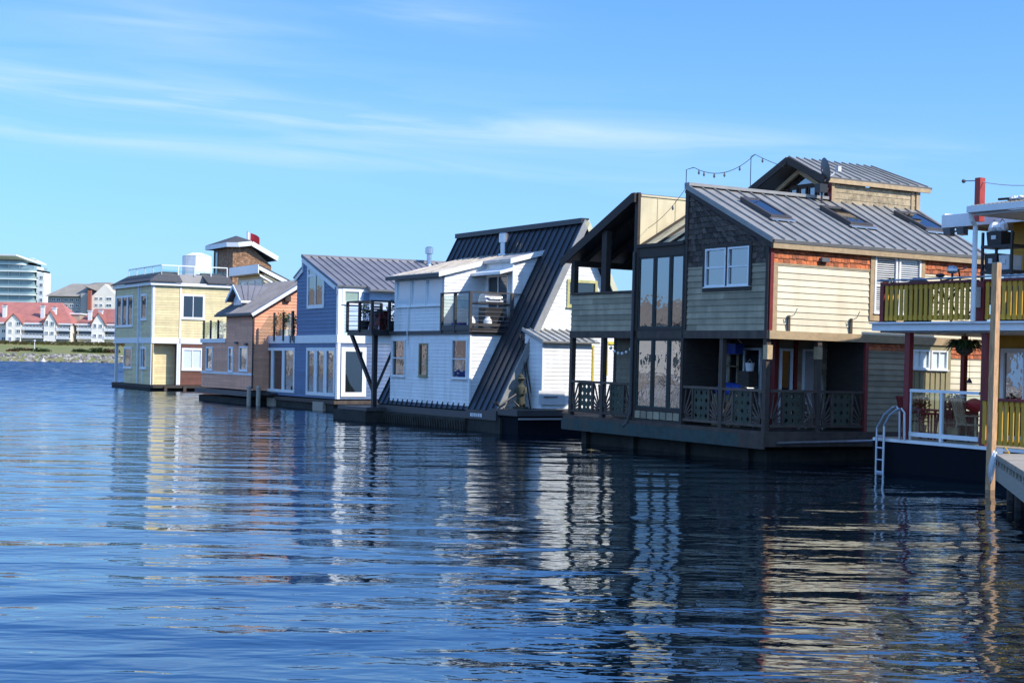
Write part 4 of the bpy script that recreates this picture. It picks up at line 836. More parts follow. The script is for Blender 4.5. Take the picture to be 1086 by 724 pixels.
# ================================================================== WHITE A-FRAME HOUSE
W = Frame(497.5, 435, 53, 31, 0)
H = empty('floating_house', W.M, 'white floating house with a steep charcoal metal A-frame roof reaching down to the float', 'floating house')
b = MB(); b.box(-.25, -.15, -.6, 6, 7.1, .42); b.box(-.15, -2.4, -.6, 4, -.15, .5)
for k in range(38): b.bar((-.27, -.1+k*.19, .02), (-.27, -.02+k*.19, .32), .05, .07)
b.build('float', FLOAT, H)
b = MB(); b.box(-.18, -.1, .42, .1, 7.2, .66); b.box(-.2, -2.2, .42, .1, -.1, .74); b.build('float_beam', CHAR, H)
b = MB()
for k in range(6): y = -.55-k*.14; b.box(-.215, y, .5, -.2, y+.09, .62)
b.build('registration_plate', PLASTW, H)
ZB, ZU = .68, 3.36
wins = [W.rect('X', 0, 416.5, 430.3, 360, 399), W.rect('X', 0, 445, 454, 364, 399), W.rect('X', 0, 479.8, 496, 359.5, 401.5)]
wall(H, 'wall', WHITE, 'X', 0, [(0, ZB), (6.24, ZB), (6.24, ZU), (0, ZU)], wins, h=.125, t=.014)
for i, r_ in enumerate(wins): window(H, 'X', 0, r_, 1, 1, TANG if i == 1 else PLASTW, GLASSR, fw=.06, split=None if i == 1 else [.5])
rx = lambda z: (z-.72)*(3.45/6.73)-.02       # roof plane
wall(H, 'wall', WHITE, 'Y', 0, [(0, ZB), (rx(ZB)+.25, ZB), (rx(ZU)+.2, ZU), (0, ZU)], h=.125, t=.014)
b = MB(); b.box(-.035, -.035, ZB, .03, .0, ZU); b.build('corner_board', WTRIM, H)
b = MB(); b.box(-.08, -.08, ZU, .06, 6.3, 3.5); b.box(.06, -.08, ZU, rx(3.4)+.1, .0, 3.5); b.build('roof_edge_trim', CHAR, H)
b = MB(); b.box(.02, .02, 3.44, 3, 6.2, 3.52); b.build('flat_roof', CHAR, H)
# upper room
uw = W.rect('X', 0, 423.5, 470.5, 293.5, 326)
yr, yl = 2.0, 6.0; ztop = 5.52
wall(H, 'wall', WHITE, 'X', 0, [(yr, ZU+.14), (yl, ZU+.14), (yl, ztop), (yr, ztop)], [(yr+.08, yl-.2, 4.42, 5.45)], h=.125, t=.014)
a0, a1 = yr+.08, yl-.2; n = 3
for k in range(3): 
    p_, q_ = a0+(a1-a0)*k/3, a0+(a1-a0)*(k+1)/3
    window(H, 'X', 0, (p_+.02, q_-.02, 4.42, 5.45), 1, 1, WTRIM, GLASSL, fw=.055)
topz = lambda x: 5.6+(x+.3)*.262
wall(H, 'wall', WHITE, 'Y', yr, [(0, ZU+.14), (1.7, ZU+.14), (1.7, topz(1.7)-.1), (0, topz(0)-.12)], h=.125, t=.014)
dr = (.25, 1.75, 3.55, 5.55)
wall(H, 'wall', WHITE, 'X', 1.7, [(0, ZU+.14), (yr, ZU+.14), (yr, topz(1.7)-.1), (0, topz(1.7)-.1)], [dr], h=.125, t=.014)
window(H, 'X', 1.7, dr, 2, 1, WTRIM, GLASS, fw=.07, name='sliding_door', sill=False)
wall(H, 'wall', WHITE, 'Y', 0, [(1.7, ZU+.14), (rx(ZU+.14)+.2, ZU+.14), (rx(6.35)+.15, 6.35), (1.7, topz(1.7)-.1)], h=.125, t=.014)
b = MB(); b.tube([(1.66, -.06, topz(1.7)-.25), (1.66, -.06, 3.6)], .04); b.tube([(-.07, 4.7, 4.4), (-.07, 4.75, 3.0)], .03, 6); b.build('downpipe', WTRIM, H)
b = MB(); zt_ = lambda x: topz(x)
def sl(m, x0, x1, y0, y1, t0, t1): m.hexa([(x0, y0, zt_(x0)+t0), (x1, y0, zt_(x1)+t0), (x1, y1, zt_(x1)+t0), (x0, y1, zt_(x0)+t0)], [(x0, y0, zt_(x0)+t1), (x1, y0, zt_(x1)+t1), (x1, y1, zt_(x1)+t1), (x0, y1, zt_(x0)+t1)])
sl(b, -.3, 3.6, yr-.1, yl+.2, -.1, 0); sl(b, 1.55, 3.4, -.12, yr-.1, -.1, 0)
for k in range(9): sl(b, -.28, 3.4, yr+k*.45, yr+k*.45+.03, 0, .035)
b.build('dormer_roof', mat('pale_metal_roof', (.55, .5, .44), .5, metal=.2, var=.15, nscale=2), H)
b = MB(); b.box(-.32, yr-.12, 5.44, -.26, yl+.2, 5.58); b.build('gutter', CHAR, H)
b = MB(); sl(b, -.3, 1.5, yr-.14, yr-.1, -.16, .02); sl(b, 1.5, 3.4, -.16, -.12, -.16, .02); b.build('barge_board', WTRIM, H)
b = MB(); b.hexa([(1.1, -.1, 5.52), (1.7, -.1, 5.68), (1.7, 2, 5.68), (1.1, 2, 5.52)], [(1.1, -.1, 5.62), (1.7, -.1, 5.8), (1.7, 2, 5.8), (1.1, 2, 5.62)]); b.build('door_canopy', WTRIM, H)
# A-frame roof
YN, YF = -2.05, 7.15; RZ = 7.45; RX = rx(RZ)
seam_roof(H, 'roof', KROOF, (rx(.72)-.06, YF, .7), (rx(.72)-.06, YN, .7), (RX, YN, RZ), (RX, YF, RZ), pitch=.4, thick=.14, seam=.05, w=.035,
   extra=lambda m: (m.hexa([(RX, YN, RZ), (RX, YF, RZ), (RX*2+.1, YF, .7), (RX*2+.1, YN, .7)], [(RX, YN, RZ-.16), (RX, YF, RZ-.16), (RX*2, YF, .6), (RX*2, YN, .6)]), m.box(RX-.2, YN, RZ-.12, RX+.12, YF, RZ+.06)))
b = MB(); b.bar((rx(.72)-.04, YN-.04, .62), (RX+.02, YN-.04, RZ-.04), .05, .24, up=(-1, 0, .5)); b.build('barge_board', mat('grey_trim', (.3, .3, .29), .5, var=.1), H)
b = MB(); b.bar((RX, YN-.04, RZ-.05), (2*RX+.1, YN-.04, .7), .05, .2, up=(1, 0, .5)); b.build('barge_board', mat('pale_olive_trim', (.55, .53, .36), .5, var=.05), H)
g0 = -1.8
gw = W.rect('Y', g0, 601, 633, 297, 326); dw = W.rect('Y', g0, 613, 629, 366, 425)
wall(H, 'gable_wall', WHITE, 'Y', g0, [(rx(.75)+.1, .75), (2*RX-.2, .75), (RX, RZ-.3)], [gw, (dw[0], dw[1], dw[2], dw[3])], h=.125, t=.012)
window(H, 'Y', g0, gw, 1, 1, mat('olive_trim', (.5, .47, .2), .5), GLASS, fw=.1, split=[.5])
o = window(H, 'Y', g0, (dw[0], dw[1], .8, dw[3]), 1, 1, mat('yellow_trim', (.7, .58, .08), .5), GLASS, fw=.07, name='door', sill=False)
x0, x1, z0, z1 = dw; z0 = .8
b = MB(); b.box(x0+.08, g0-.04, .85, x1-.08, g0-.015, z0+1.0); b.box(x0+.08, g0-.04, z0+1.0, x0+.2, g0-.015, z1-.08); b.box(x1-.2, g0-.04, z0+1, x1-.08, g0-.015, z1-.08); b.box(x0+.2, g0-.04, z1-.2, x1-.2, g0-.015, z1-.08)
for k in (1, 2): b.box(x0+.2, g0-.035, z0+1+k*.36, x1-.2, g0-.015, z0+1.03+k*.36)
b.box((x0+x1)/2-.02, g0-.035, z0+1, (x0+x1)/2+.02, g0-.015, z1-.1); b.build('door_leaf', REDP, o)
b = MB(); b.box(x1+.5, g0-.05, 2, x1+.6, g0, 3.2); b.box(x1+1.1, g0-.05, 2, x1+1.2, g0, 3.2); b.box(x1+.5, g0-.05, 3.1, x1+1.2, g0, 3.2); b.build('window_trim', MATS['yellow_trim'], H)
# side shed
sx0, sx1, sy0 = 1.15, 3.15, -2.95
seam_roof(H, 'shed_roof', mat('pale_zinc_roof', (.42, .41, .38), .45, metal=.3, var=.15), (sx0-.15, sy0-.22, 3.14), (sx1+.2, sy0-.22, 3.14), (sx1+.2, g0-.02, 3.56), (sx0-.15, g0-.02, 3.56), pitch=.3, thick=.06)
wall(H, 'shed_wall', WHITE, 'Y', sy0, [(sx0, .85), (sx1, .85), (sx1, 3.1), (sx0, 3.1)], h=.14, t=.014)
wall(H, 'shed_wall', WHITE, 'X', sx0, [(sy0+.0, .85), (g0, .85), (g0, 3.4), (sy0, 3.08)], h=.14, t=.012)
hx0, hx1, hz0, hz1 = W.rect('Y', sy0, 570.5, 598, 414, 429)
b = MB(); b.box(hx0, sy0-.05, hz0, hx1, sy0-.018, hz1); o = b.build('hatch', PLASTW, H); b = MB(); b.box(hx0+.2, sy0-.08, hz0+.25, hx1-.3, sy0-.05, hz0+.29); b.build('handle', PLASTG, o)
b = MB(); b.box(sx0-.02, sy0-.02, .85, sx0+.05, sy0+.05, 3.1); b.build('corner_board', WTRIM, H)
# deck in front of the gable
b = MB(); b.box(-.15, -3.5, .62, 5.2, g0, .82); b.build('side_deck', CHAR, H)
b = MB(); b.box(-.05, -3.4, -.5, 5.2, g0-.3, .6); b.build('black_float', HULL, H)
b = MB(); b.box(-.1, -3.53, .5, 5.2, -3.5, .56); b.build('bumper_rail', GREYST2, H)
# chimney
for (px, py0, py1, Y_, nm, lab, r_) in ((534, 246, 272, 2.6, 'flue_pipe', '', .12),):
    q = W.hit(px, py1, 'Y', Y_); z1 = W.Y(px, py0, Y_)[1]
    b = MB(); b.lathe((q.x, q.y, q.z-.4), [(r_*1.9, .35), (r_*1.6, .5), (r_, .52), (r_, z1-q.z), (r_*1.5, z1-q.z), (r_*1.5, z1-q.z+.32), (r_*1.1, z1-q.z+.36)], 14); b.build('flue_pipe', GREYST, H)
# balcony of the upper room
b = MB(); b.box(-.12, -.15, 3.5, 1.75, 2.05, 3.58); b.build('balcony_deck', CHAR, H)
b = MB(); zt2 = 4.84
for (x, y) in ((-.08, 2.0), (-.08, 1.0), (-.08, -.1), (1.62, -.1), (.8, -.1)): 
    if (x, y) != (.8, -.1): b.box(x-.05, y-.05, 3.42, x+.05, y+.05, zt2)
b.bar((-.08, 2.05, zt2), (-.08, -.12, zt2), .09, .05); b.bar((-.1, -.1, zt2), (1.7, -.1, zt2), .09, .05); b.bar((1.7, -.1, zt2-.02), (2.35, -.1, zt2-.02), .05, .04)
b.bar((-.08, 2.05, 3.62), (-.08, -.12, 3.62), .06, .14); b.bar((-.1, -.1, 3.7), (1.7, -.1, 3.7), .06, .1); b.bar((-.1, -.12, 3.5), (1.7, -.12, 3.5), .06, .12)
b.build('balcony_railing', CHAR, H)
b = MB()
for k in range(6): z = 3.85+k*.155; b.tube([(-.08, -.1, z), (1.62, -.1, z)], .008, 4)
b.build('cable_infill', GREYST, H)
b = MB(); b.box(-.085, .05, 3.75, -.075, .92, 4.75); b.box(-.085, 1.08, 3.75, -.075, 1.92, 4.75); b.build('glass_panel', CLEAR, H)
e = thing(W, 'barbecue', (1.0, .35, 3.58), 'black gas barbecue with rounded steel lid on the white house balcony', 'barbecue')
b = MB(); b.box(-.35, -.25, .1, .35, .25, .75); b.build('cabinet', BLACKM, e)
b = MB(); n = 10; pr_ = [(-.3+0*k, .28*math.cos(math.pi*k/n), .95+.3*math.sin(math.pi*k/n)) for k in range(n+1)]; b.hexa([(-.36, y, z) for _, y, z in pr_], [(.36, y, z) for _, y, z in pr_]); b.build('lid', GREYST, e)
b = MB(); b.box(-.65, -.24, .86, .65, .24, .93); b.build('side_shelf', BLACKM, e); b = MB(); b.tube([(-.25, -.32, 1.05), (.25, -.32, 1.05)], .015); b.build('handle', GREYST, e)
for s_ in (-.3, .3): b = MB(); b.tube([(s_-.03, -.2, .06), (s_+.03, -.2, .06)], .06, 12); b.build('wheel', TYRE, e)
for k, (x, y, lab) in enumerate(((.72, .05, 'white propane tank below the barbecue, right hand one on the balcony'), (.1, .15, 'white propane tank at the balcony corner left of the barbecue'))):
    e = thing(W, 'propane_tank', (x, y, 3.58), lab, 'gas tank', 0, 'propane tanks'); b = MB(); b.lathe((0, 0, 0), [(.1, 0), (.15, .06), (.15, .28), (.1, .35), (.03, .38)], 14); b.build('cylinder', PLASTW, e, smooth=True); b = MB(); b.lathe((0, 0, .33), [(.08, 0), (.08, .1)], 10); b.build('collar', PLASTW, e)
e = thing(W, 'storage_tub', (.3, 1.3, 3.58), 'low blue tub behind the balcony glass of the white house', 'tub'); b = MB(); b.hexa([(-.15, -.3, 0), (.15, -.3, 0), (.15, .3, 0), (-.15, .3, 0)], [(-.19, -.35, .22), (.19, -.35, .22), (.19, .35, .22), (-.19, .35, .22)]); b.build('body', BLUEP, e); b = MB(); b.box(-.2, -.36, .22, .2, .36, .26); b.build('lid', PLASTW, e)
e = thing(W, 'bottle_crate', (.9, 1.55, 3.58), 'white crate of jars against the shaded balcony wall', 'crate'); b = MB(); b.box(-.2, -.12, 0, .2, .12, .2); b.build('body', PLASTW, e)
for k in range(4): b = MB(); b.lathe((-.14+k*.09, 0, .2), [(.035, 0), (.035, .12), (.02, .16)], 8); b.build('jar', PLASTG, e)
# black steel balcony at the back of the white house
cX = W.hit(395, 319, 'Y', 6.35); Y0, Y1, X0, X1 = 6.35, 8.6, cX.x, .7; z1 = W.Y(395, 319, 6.35)[1]; z0 = W.Y(395, 352, 6.35)[1]
e = thing(W, 'steel_balcony', (0, 0, 0), 'black steel balcony on diagonal struts between the blue and white houses', 'balcony')
b = MB(); b.box(X0, Y0, z0-.12, X1, Y1, z0+.1); b.build('deck', BLACKM, e)
b = MB()
for (x, y) in ((X0, Y0), (X0, Y1), (X0, (Y0+Y1)/2), (X1, Y0), ((X0+X1)/2, Y0), (X1, Y1)): b.bar((x, y, z0), (x, y, z1), .1)
b.build('post', BLACKM, e)
b = MB(); b.bar((X0, Y0, z1), (X0, Y1, z1), .12, .07); b.bar((X0, Y0, z1), (X1, Y0, z1), .12, .07); b.bar((X0, Y1, z1), (X1, Y1, z1), .1, .07); b.build('top_rail', BLACKM, e)
b = MB(); [b.tube([(X0, Y0, z), (X0, Y1, z)], .01, 4) for z in [z0+.25+k*.2 for k in range(5)]]; [b.tube([(X0, Y0, z), (X1, Y0, z)], .01, 4) for z in [z0+.25+k*.2 for k in range(5)]]; b.build('infill_rods', BLACKM, e)
xp = W.hit(397, 400, 'Y', Y0+.5)
b = MB(); b.bar((xp.x, Y0+.5, .5), (xp.x, Y0+.5, z0), .17); b.bar((X1-.2, Y0+.5, .5), (X1-.2, Y0+.5, z0), .12); b.build('support_post', BLACKM, e)
b = MB(); b.bar((xp.x, Y0+.5, 1.1), (X0+.05, Y1-.3, z0-.08), .12); b.bar((xp.x, Y0+.5, 1.1), (X1-.2, Y0+.2, z0-.08), .1); b.build('strut', BLACKM, e)
b = MB(); b.box(xp.x-.6, Y0-.1, .42, X1, Y1+.3, .56); b.build('foot_platform', CHAR, e)
b = MB(); b.box(-1.0, 6.3, -.5, 1.2, 9.3, .4); b.build('foot_float', FLOAT, e)
for k, (x, y, s_, m_, lab) in enumerate(((X0+.55, Y0+.5, .4, CHAR, 'dark folded patio chair crowded on the black steel balcony'), (X0+1.1, Y0+.5, .45, PLASTG, 'grey patio chair beside the post of the black steel balcony'))):
    folding_chair(W, (x, y, z0+.1), k*1.2, lab, m_, 'chairs on the steel balcony', 'patio_chair')
e = thing(W, 'patio_grill', (X0+.8, Y0+1.0, z0+.1), 'covered round grill standing among chairs on the steel balcony', 'grill'); b = MB(); b.blob((0, 0, .62), .2, .2, .18, 12, 8); b.build('bowl', BLACKM, e); b = MB(); [b.tube([(math.cos(t)*.28, math.sin(t)*.28, 0), (math.cos(t)*.1, math.sin(t)*.1, .6)], .015, 5) for t in (0, 2.1, 4.2)]; b.build('tripod', GREYST, e)
for k, (x, y, h_, m_, lab) in enumerate(((X0+.3, Y0+1.3, .7, LEAF, 'dark leafy pot plant at the outer corner of the steel balcony'), (X1-.35, Y0+.45, .9, LEAF, 'tall dark pot plant at the house end of the steel balcony'))):
    e = thing(W, 'potted_plant', (x, y, z0+.1), lab, 'plant', 0, 'plants on the steel balcony'); b = MB(); b.lathe((0, 0, 0), [(.14, 0), (.2, .35)], 10); b.build('pot', BLACKM, e); b = MB(); leafmass(b, (0, 0, .35+h_*.5), .25, .3, h_*.5, 150, .06); b.build('foliage', m_, e)
e = thing(W, 'storage_box', (X1-.6, Y0+1.2, z0+.1), 'dark red storage box against the white wall on the steel balcony', 'box'); b = MB(); b.box(-.2, -.5, 0, .2, .5, .7); b.build('body', REDP, e); b = MB(); b.box(-.22, -.52, .7, .22, .52, .76); b.build('lid', BLACKM, e)
b = MB(); b.box(X1-.5, Y0+.2, z0+.1, X1-.2, Y0+.7, z0+1.0); 
# statue, poles, bow of small gear on the deck
q = W.hit(552, 434, 'Y', -2.35)
e = thing(W, 'garden_statue', (q.x, -2.35, .82), 'weathered stone figure statue in a wide hat standing by the white gable', 'statue', R(-60))
ST = mat('mossy_shaded_stone', (.09, .09, .06), .9, var=.3, nscale=12, bump=.005)  # stone darkened to stand in for the brown house's shade on it
b = MB(); b.box(-.2, -.18, 0, .2, .18, .08); b.build('plinth', ST, e)
b = MB(); b.lathe((0, 0, .08), [(.15, 0), (.16, .1), (.13, .3), (.15, .45), (.18, .62), (.16, .7), (.07, .76), (.06, .8), (.09, .85), (.1, .92), (.085, 1.0), (.02, 1.04)], 14)
for s_ in (-1, 1): b.tube([(s_*.17, 0, .72), (s_*.21, -.05, .55), (s_*.1, -.17, .5)], [.05, .045, .035], 8)
b.build('figure', ST, e, smooth=True)
b = MB(); b.lathe((0, 0, 1.03), [(.17, 0), (.16, .02), (.1, .04), (.09, .12), (.02, .16)], 14); b.build('hat', ST, e)
e = thing(W, 'fishing_rods', (q.x+.28, -2.3, .82), 'two long dark poles leaning on the white wall beside the statue', 'poles')
for k in (0, 1): b = MB(); b.tube([(.12+k*.14, -.05, 0), (-.12+k*.05, .35, 2.55)], .022, 6); b.build('pole', DARKW, e)
e = thing(W, 'grappling_gear', (q.x-.35, -2.5, .82), 'black folded boat anchor gear lying left of the stone statue', 'boat gear')
b = MB(); b.tube([(-.6, 0, .1), (.1, .05, .5)], .035, 6); b.build('shank', BLACKM, e); b = MB(); [b.tube([(-.6, 0, .1), (-.6+dx, dy, .25)], .025, 5) for dx, dy in ((-.15, .2), (.1, .25), (-.2, -.1))]; b.tube([(-.3, .1, .05), (0, .1, .3), (.2, 0, .1)], .02, 5); b.build('fluke', BLACKM, e)
# hook ornament
# ================================================================== BLUE HOUSE
L = Frame(357, 423.5, 68, 30, -.005)
H = empty('floating_house', L.M, 'slate blue two storey floating house with white trim and tall white framed windows', 'floating house')
b = MB(); b.box(-.1, .1, -.6, 8, 9.6, .35); b.build('float', FLOAT, H)
b = MB(); b.box(-.18, -.12, .34, 8, 9.6, .5); b.build('float_beam', BROWNW, H)
b = MB(); b.box(-.25, 1.0, .0, -.1, 2.2, .4); b.box(-.2, 7.2, 0, -.1, 8.2, .42); b.build('fender_timber', DOCKW, H)
YL, YU = 9.5, 4.9
w1 = L.rect('X', 0, 325.3, 356, 368.5, 419.5); w2 = L.rect('X', 0, 278.2, 313, 368.7, 415.5)
wall(H, 'wall', BLUE, 'X', 0, [(.0, .57), (YL, .57), (YL, 3.1), (0, 3.1)], [w1, w2], h=.17, t=.02)
for w_ in (w1, w2):
    n = 3
    for k in range(3):
        p_ = w_[0]+(w_[1]-w_[0])*k/3; q_ = w_[0]+(w_[1]-w_[0])*(k+1)/3
        window(H, 'X', 0, (p_+.01, q_-.01, w_[2], w_[3]), 1, 1, WTRIM, GLASSR, fw=.16 if w_ is w1 else .14, sill=False)
d1 = L.rect('Y', 0, 361.5, 388, 368, 420.5)
wall(H, 'wall', BLUE, 'Y', 0, [(.0, .57), (7.8, .57), (7.8, 3.1), (0, 3.1)], [d1], h=.17, t=.02)
window(H, 'Y', 0, d1, 1, 1, WTRIM, GLASS, fw=.2, name='door', sill=False)
b = MB(); b.box(-.05, -.05, 3.1, .0, YL+.02, 3.47); b.box(-.05, -.05, 3.1, 7.8, -.0, 3.47); b.build('floor_band', WTRIM, H)
b = MB(); b.box(-.035, .0, .57, .0, .12, 3.1); b.box(.0, -.035, .57, .14, -.0, 3.1); b.box(-.035, YL-.12, .57, 0, YL, 3.1); b.box(-.035, .0, 3.47, .0, .1, 5.6); b.box(0, -.035, 3.47, .3, 0, 5.6); b.build('corner_board', WTRIM, H)
b = MB(); b.box(0, 0, 3.3, 7.5, YL, 3.46); b.build('roof_deck', GREYST2, H)
ridge, ez = 7.25, 5.72
uw = L.rect('X', 0, 326.5, 344.5, 275, 327)
wx0, wx1, wz0 = uw[0], uw[1], uw[2]
slope = (ridge-ez)/4.1
zr = lambda y: ez+slope*y-.1
wall(H, 'wall', BLUE, 'X', 0, [(0, 3.47), (YU, 3.47), (YU, 6.2), (4.15, 6.58), (4.15, ridge-.12), (0.001, ez-.1)], [(wx0, wx1, wz0, zr(wx0)-.2)], h=.17, t=.02)
# sloping-headed window
f = MB(); t = .17; zh = lambda y: zr(y)-.1
def pz(m, y0, y1, za0, za1, zb0, zb1, o0=-.02, o1=.05): m.hexa([P('X', 0, y0, za0, o0), P('X', 0, y1, zb0, o0), P('X', 0, y1, zb1, o0), P('X', 0, y0, za1, o0)], [P('X', 0, y0, za0, o1), P('X', 0, y1, zb0, o1), P('X', 0, y1, zb1, o1), P('X', 0, y0, za1, o1)])
pz(f, wx0, wx0+t, wz0, zh(wx0), wz0, zh(wx0+t)); pz(f, wx1-t, wx1, wz0, zh(wx1-t), wz0, zh(wx1)); pz(f, wx0+t, wx1-t, zh(wx0+t)-.2, zh(wx0+t), zh(wx1-t)-.2, zh(wx1-t)); pz(f, wx0+t, wx1-t, wz0, wz0+t, wz0, wz0+t)
ym = (wx0+wx1)/2; zt = wz0+1.5; pz(f, wx0+t, wx1-t, zt, zt+.1, zt, zt+.1); pz(f, ym-.05, ym+.05, wz0+t, zt, wz0+t, zt); o = f.build('window', WTRIM, H)
g = MB(); pz(g, wx0+t*.5, wx1-t*.5, wz0+.05, zh(wx0+t)-.1, wz0+.05, zh(wx1-t)-.1, .015, .022); g.build('pane', GLASSR, o)
g = MB(); g.bar((-.045, 0-.05, ez-.16), (-.045, 4.2, ridge-.13), .06, .3); g.bar((-.045, 4.15, 6.55), (-.045, YU+.2, 6.12), .06, .18); g.bar((-.045, 4.17, 6.5), (-.045, 4.17, ridge-.1), .05, .1); g.build('barge_board', WTRIM, H)
g = MB(); g.bar((-.085, -.1, ez-.02), (-.085, 4.2, ridge+.01), .03, .12); g.build('roof_edge_trim', MATS['slate_blue_siding'], H)
w3 = L.rect('Y', 0, 363, 383, 306, 322.5)
wall(H, 'wall', mat('sunlit_blue_siding', (.45, .57, .74), .55, var=.05, rnd=.08), 'Y', 0, [(.3, 3.47), (7.5, 3.47), (7.5, ez-.1), (.3, ez-.1)], [w3], h=.15, t=.018)  # sunlight on the blue siding is put into this paler colour
window(H, 'Y', 0, w3, 1, 1, WTRIM, mat('frosted_glass', (.3, .4, .33), .25, var=.05), fw=.13)
xs_ = L.Y(388, 310)[0]; b = MB(); b.box(.3, -.04, ez-.3, 7.5, -.0, ez-.08); b.box(xs_+.25, -.45, 3.5, 4.5, -.05, 3.9); b.build('frieze_board', WTRIM, H)
b = MB(); b.box(xs_-.1, -.06, 3.47, xs_+.15, .0, ez-.3); b.build('siding_strip', BLUE, H)
seam_roof(H, 'roof', BROOF, (-.1, -.14, ez-.03), (xs_, -.14, ez-.03), (xs_, 4.12, ridge+.0), (-.1, 4.12, ridge+.0), pitch=.4, thick=.08)
seam_roof(H, 'roof', BROOF, (xs_+.002, -.5, ez-.17), (8, -.5, ez-.17), (8, 4.12, ridge+.0), (xs_+.002, 4.12, ridge+.0), pitch=.4, thick=.08,
   extra=lambda m: (m.box(-.1, 4.02, ridge-.1, 8, 4.22, ridge+.06), m.hexa([(-.1, 4.2, 6.65), (8, 4.2, 6.65), (8, YU+.3, 6.2), (-.1, YU+.3, 6.2)], [(-.1, 4.2, 6.72), (8, 4.2, 6.72), (8, YU+.3, 6.27), (-.1, YU+.3, 6.27)])))
b = MB(); b.box(.1, YU-.12, 3.47, 7.5, YU-.0, 6.2); b.box(.1, 4.1, 6.4, 7.5, 4.2, 7.15); b.build('rear_wall', BLUE, H)
b = MB(); b.box(-.13, -.1, ez-.45, -.06, .1, ez-.1); b.build('downpipe', MATS['slate_blue_siding'], H)
q = L.hit(455, 279, 'Y', 3.6); b = MB(); b.lathe((q.x, q.y, q.z-.5), [(.22, .2), (.12, .45), (.12, .95), (.2, .97), (.2, 1.25), (.12, 1.3)], 12); b.build('flue_pipe', GREYST, H)
# roof deck glass rail
b = MB()
ys = [L.X(px, 345, .02)[0] for px in (283.3, 292.7, 302.4, 312.6)]
for y in ys+[L.X(272.8, 345)[0]]: b.box(-.1, y-.05, 3.22, -.03, y+.07, 4.62)
for x in (1.2, 2.4): b.box(x, YL-.1, 3.4, x+.07, YL-.02, 4.6)
b.box(-.1, ys[-1]-.05, 3.4, -.03, ys[-1]+.16, 4.66)
b.build('rail_post', BLACKM, H)
b = MB(); b.box(-.02, 5.0, 3.5, -.005, YL, 4.5); b.box(0, YL-.06, 3.5, 2.6, YL-.045, 4.5); b.build('glass_panel', CLEAR, H)
for k, (px, m_, lab, s_) in enumerate(((286, LEAF, 'dark leafy potted plant at the left end of the glass railed roof deck', .4), (294, LEAFY, 'bright green potted plant left of centre on the glass railed roof deck', .45), (301, LEAFY, 'tall bright leafy potted plant on the glass railed roof deck', .6), (309, LEAF, 'dark bushy potted plant against the blue wall on the roof deck', .5))):
    q = L.hit(px, 350, 'X', .7); e = thing(L, 'potted_plant', (.7, q.y, 3.46), lab, 'plant', 0, 'plants on the roof deck')
    b = MB(); b.lathe((0, 0, 0), [(.15, 0), (.2, .35)], 12); b.build('pot', [PLASTW, TANW][k % 2], e); b = MB(); leafmass(b, (0, 0, .35+s_*.8), s_*.7, s_*.7, s_*.8, 240, .07); b.build('foliage', m_, e)
q = L.hit(289, 350, 'X', 1.2); e = thing(L, 'patio_parasol', (1.2, q.y, 3.46), 'folded white patio umbrella cover slanting behind the roof deck glass', 'parasol'); b = MB(); b.hexa([(0, -.8, .1), (0, .9, .1), (0, .9, .4), (0, -.8, .8)], [(.5, -.8, .1), (.5, .9, .1), (.5, .9, .45), (.5, -.8, .85)]); b.build('cover', PLASTW, e); b = MB(); b.tube([(.2, 0, 0), (.2, 0, 1)], .03); b.build('pole', WTRIM, e)
b = MB(); [b.box(-.1, y, 3.12, -.05, y+.12, 3.45) for y in (5.0, 5.45)]; b.build('wall_lamp', PLASTG, H)
# ================================================================== ORANGE HOUSE
O = Frame(268.5, 413.5, 75, 30, 0)
H = empty('floating_house', O.M, 'orange sided floating house with a small gable dormer and dark metal roof', 'floating house')
b = MB(); b.box(-.1, 0, -.6, 6, 8.1, .3); b.build('float', FLOAT, H)
b = MB(); b.box(-.3, -.3, .42, 6, 8.2, .66); b.build('float_beam', CHAR, H)
ws = [O.rect('X', 0, 219, 226, 367.5, 392.5), O.rect('X', 0, 242.7, 247.8, 367.5, 394.5), O.rect('X', 0, 254.2, 263.2, 367, 393.5)]
wall(H, 'wall', ORANGE, 'X', 0, [(0, .73), (8.0, .73), (8.0, 3.2), (4.15, 3.2), (4.15, 4.5), (0, 4.5)], ws, h=.16, t=.018)
for i, r_ in enumerate(ws): window(H, 'X', 0, r_, 1, 1, WTRIM, GLASSR, fw=.1, split=[.7] if i == 1 else None)
zb = O.X(240, 395.5)[1]; b = MB(); b.box(-.045, 0, zb-.06, 0, 8.0, zb+.06); b.build('belt_trim', WTRIM, H)
b = MB(); b.box(-.08, 4.15, 3.1, .02, 8.1, 3.32); b.build('roof_edge_trim', WTRIM, H)
b = MB(); b.box(.0, 4.16, 3.1, 5, 8, 3.24); b.build('flat_roof', GREYST2, H)
zE = 4.5; sl_ = .62; rX = 2.6
zz_ = lambda x: zE+.08+(x+.25)*sl_
wall(H, 'wall', ORANGE, 'Y', 0, [(0, .73), (5, .73), (5, zz_(rX)-.2-(5-rX)*sl_), (rX, zz_(rX)-.14), (0, zz_(0)-.14)], h=.16, t=.018)
b = MB(); b.box(.1, 4.05, 3.2, 5, 4.15, 4.6); b.box(.2, 7.9, .7, 5, 8, 3.2); b.box(4.9, 0, .7, 5, 8, 4); b.build('rear_wall', ORANGE, H)
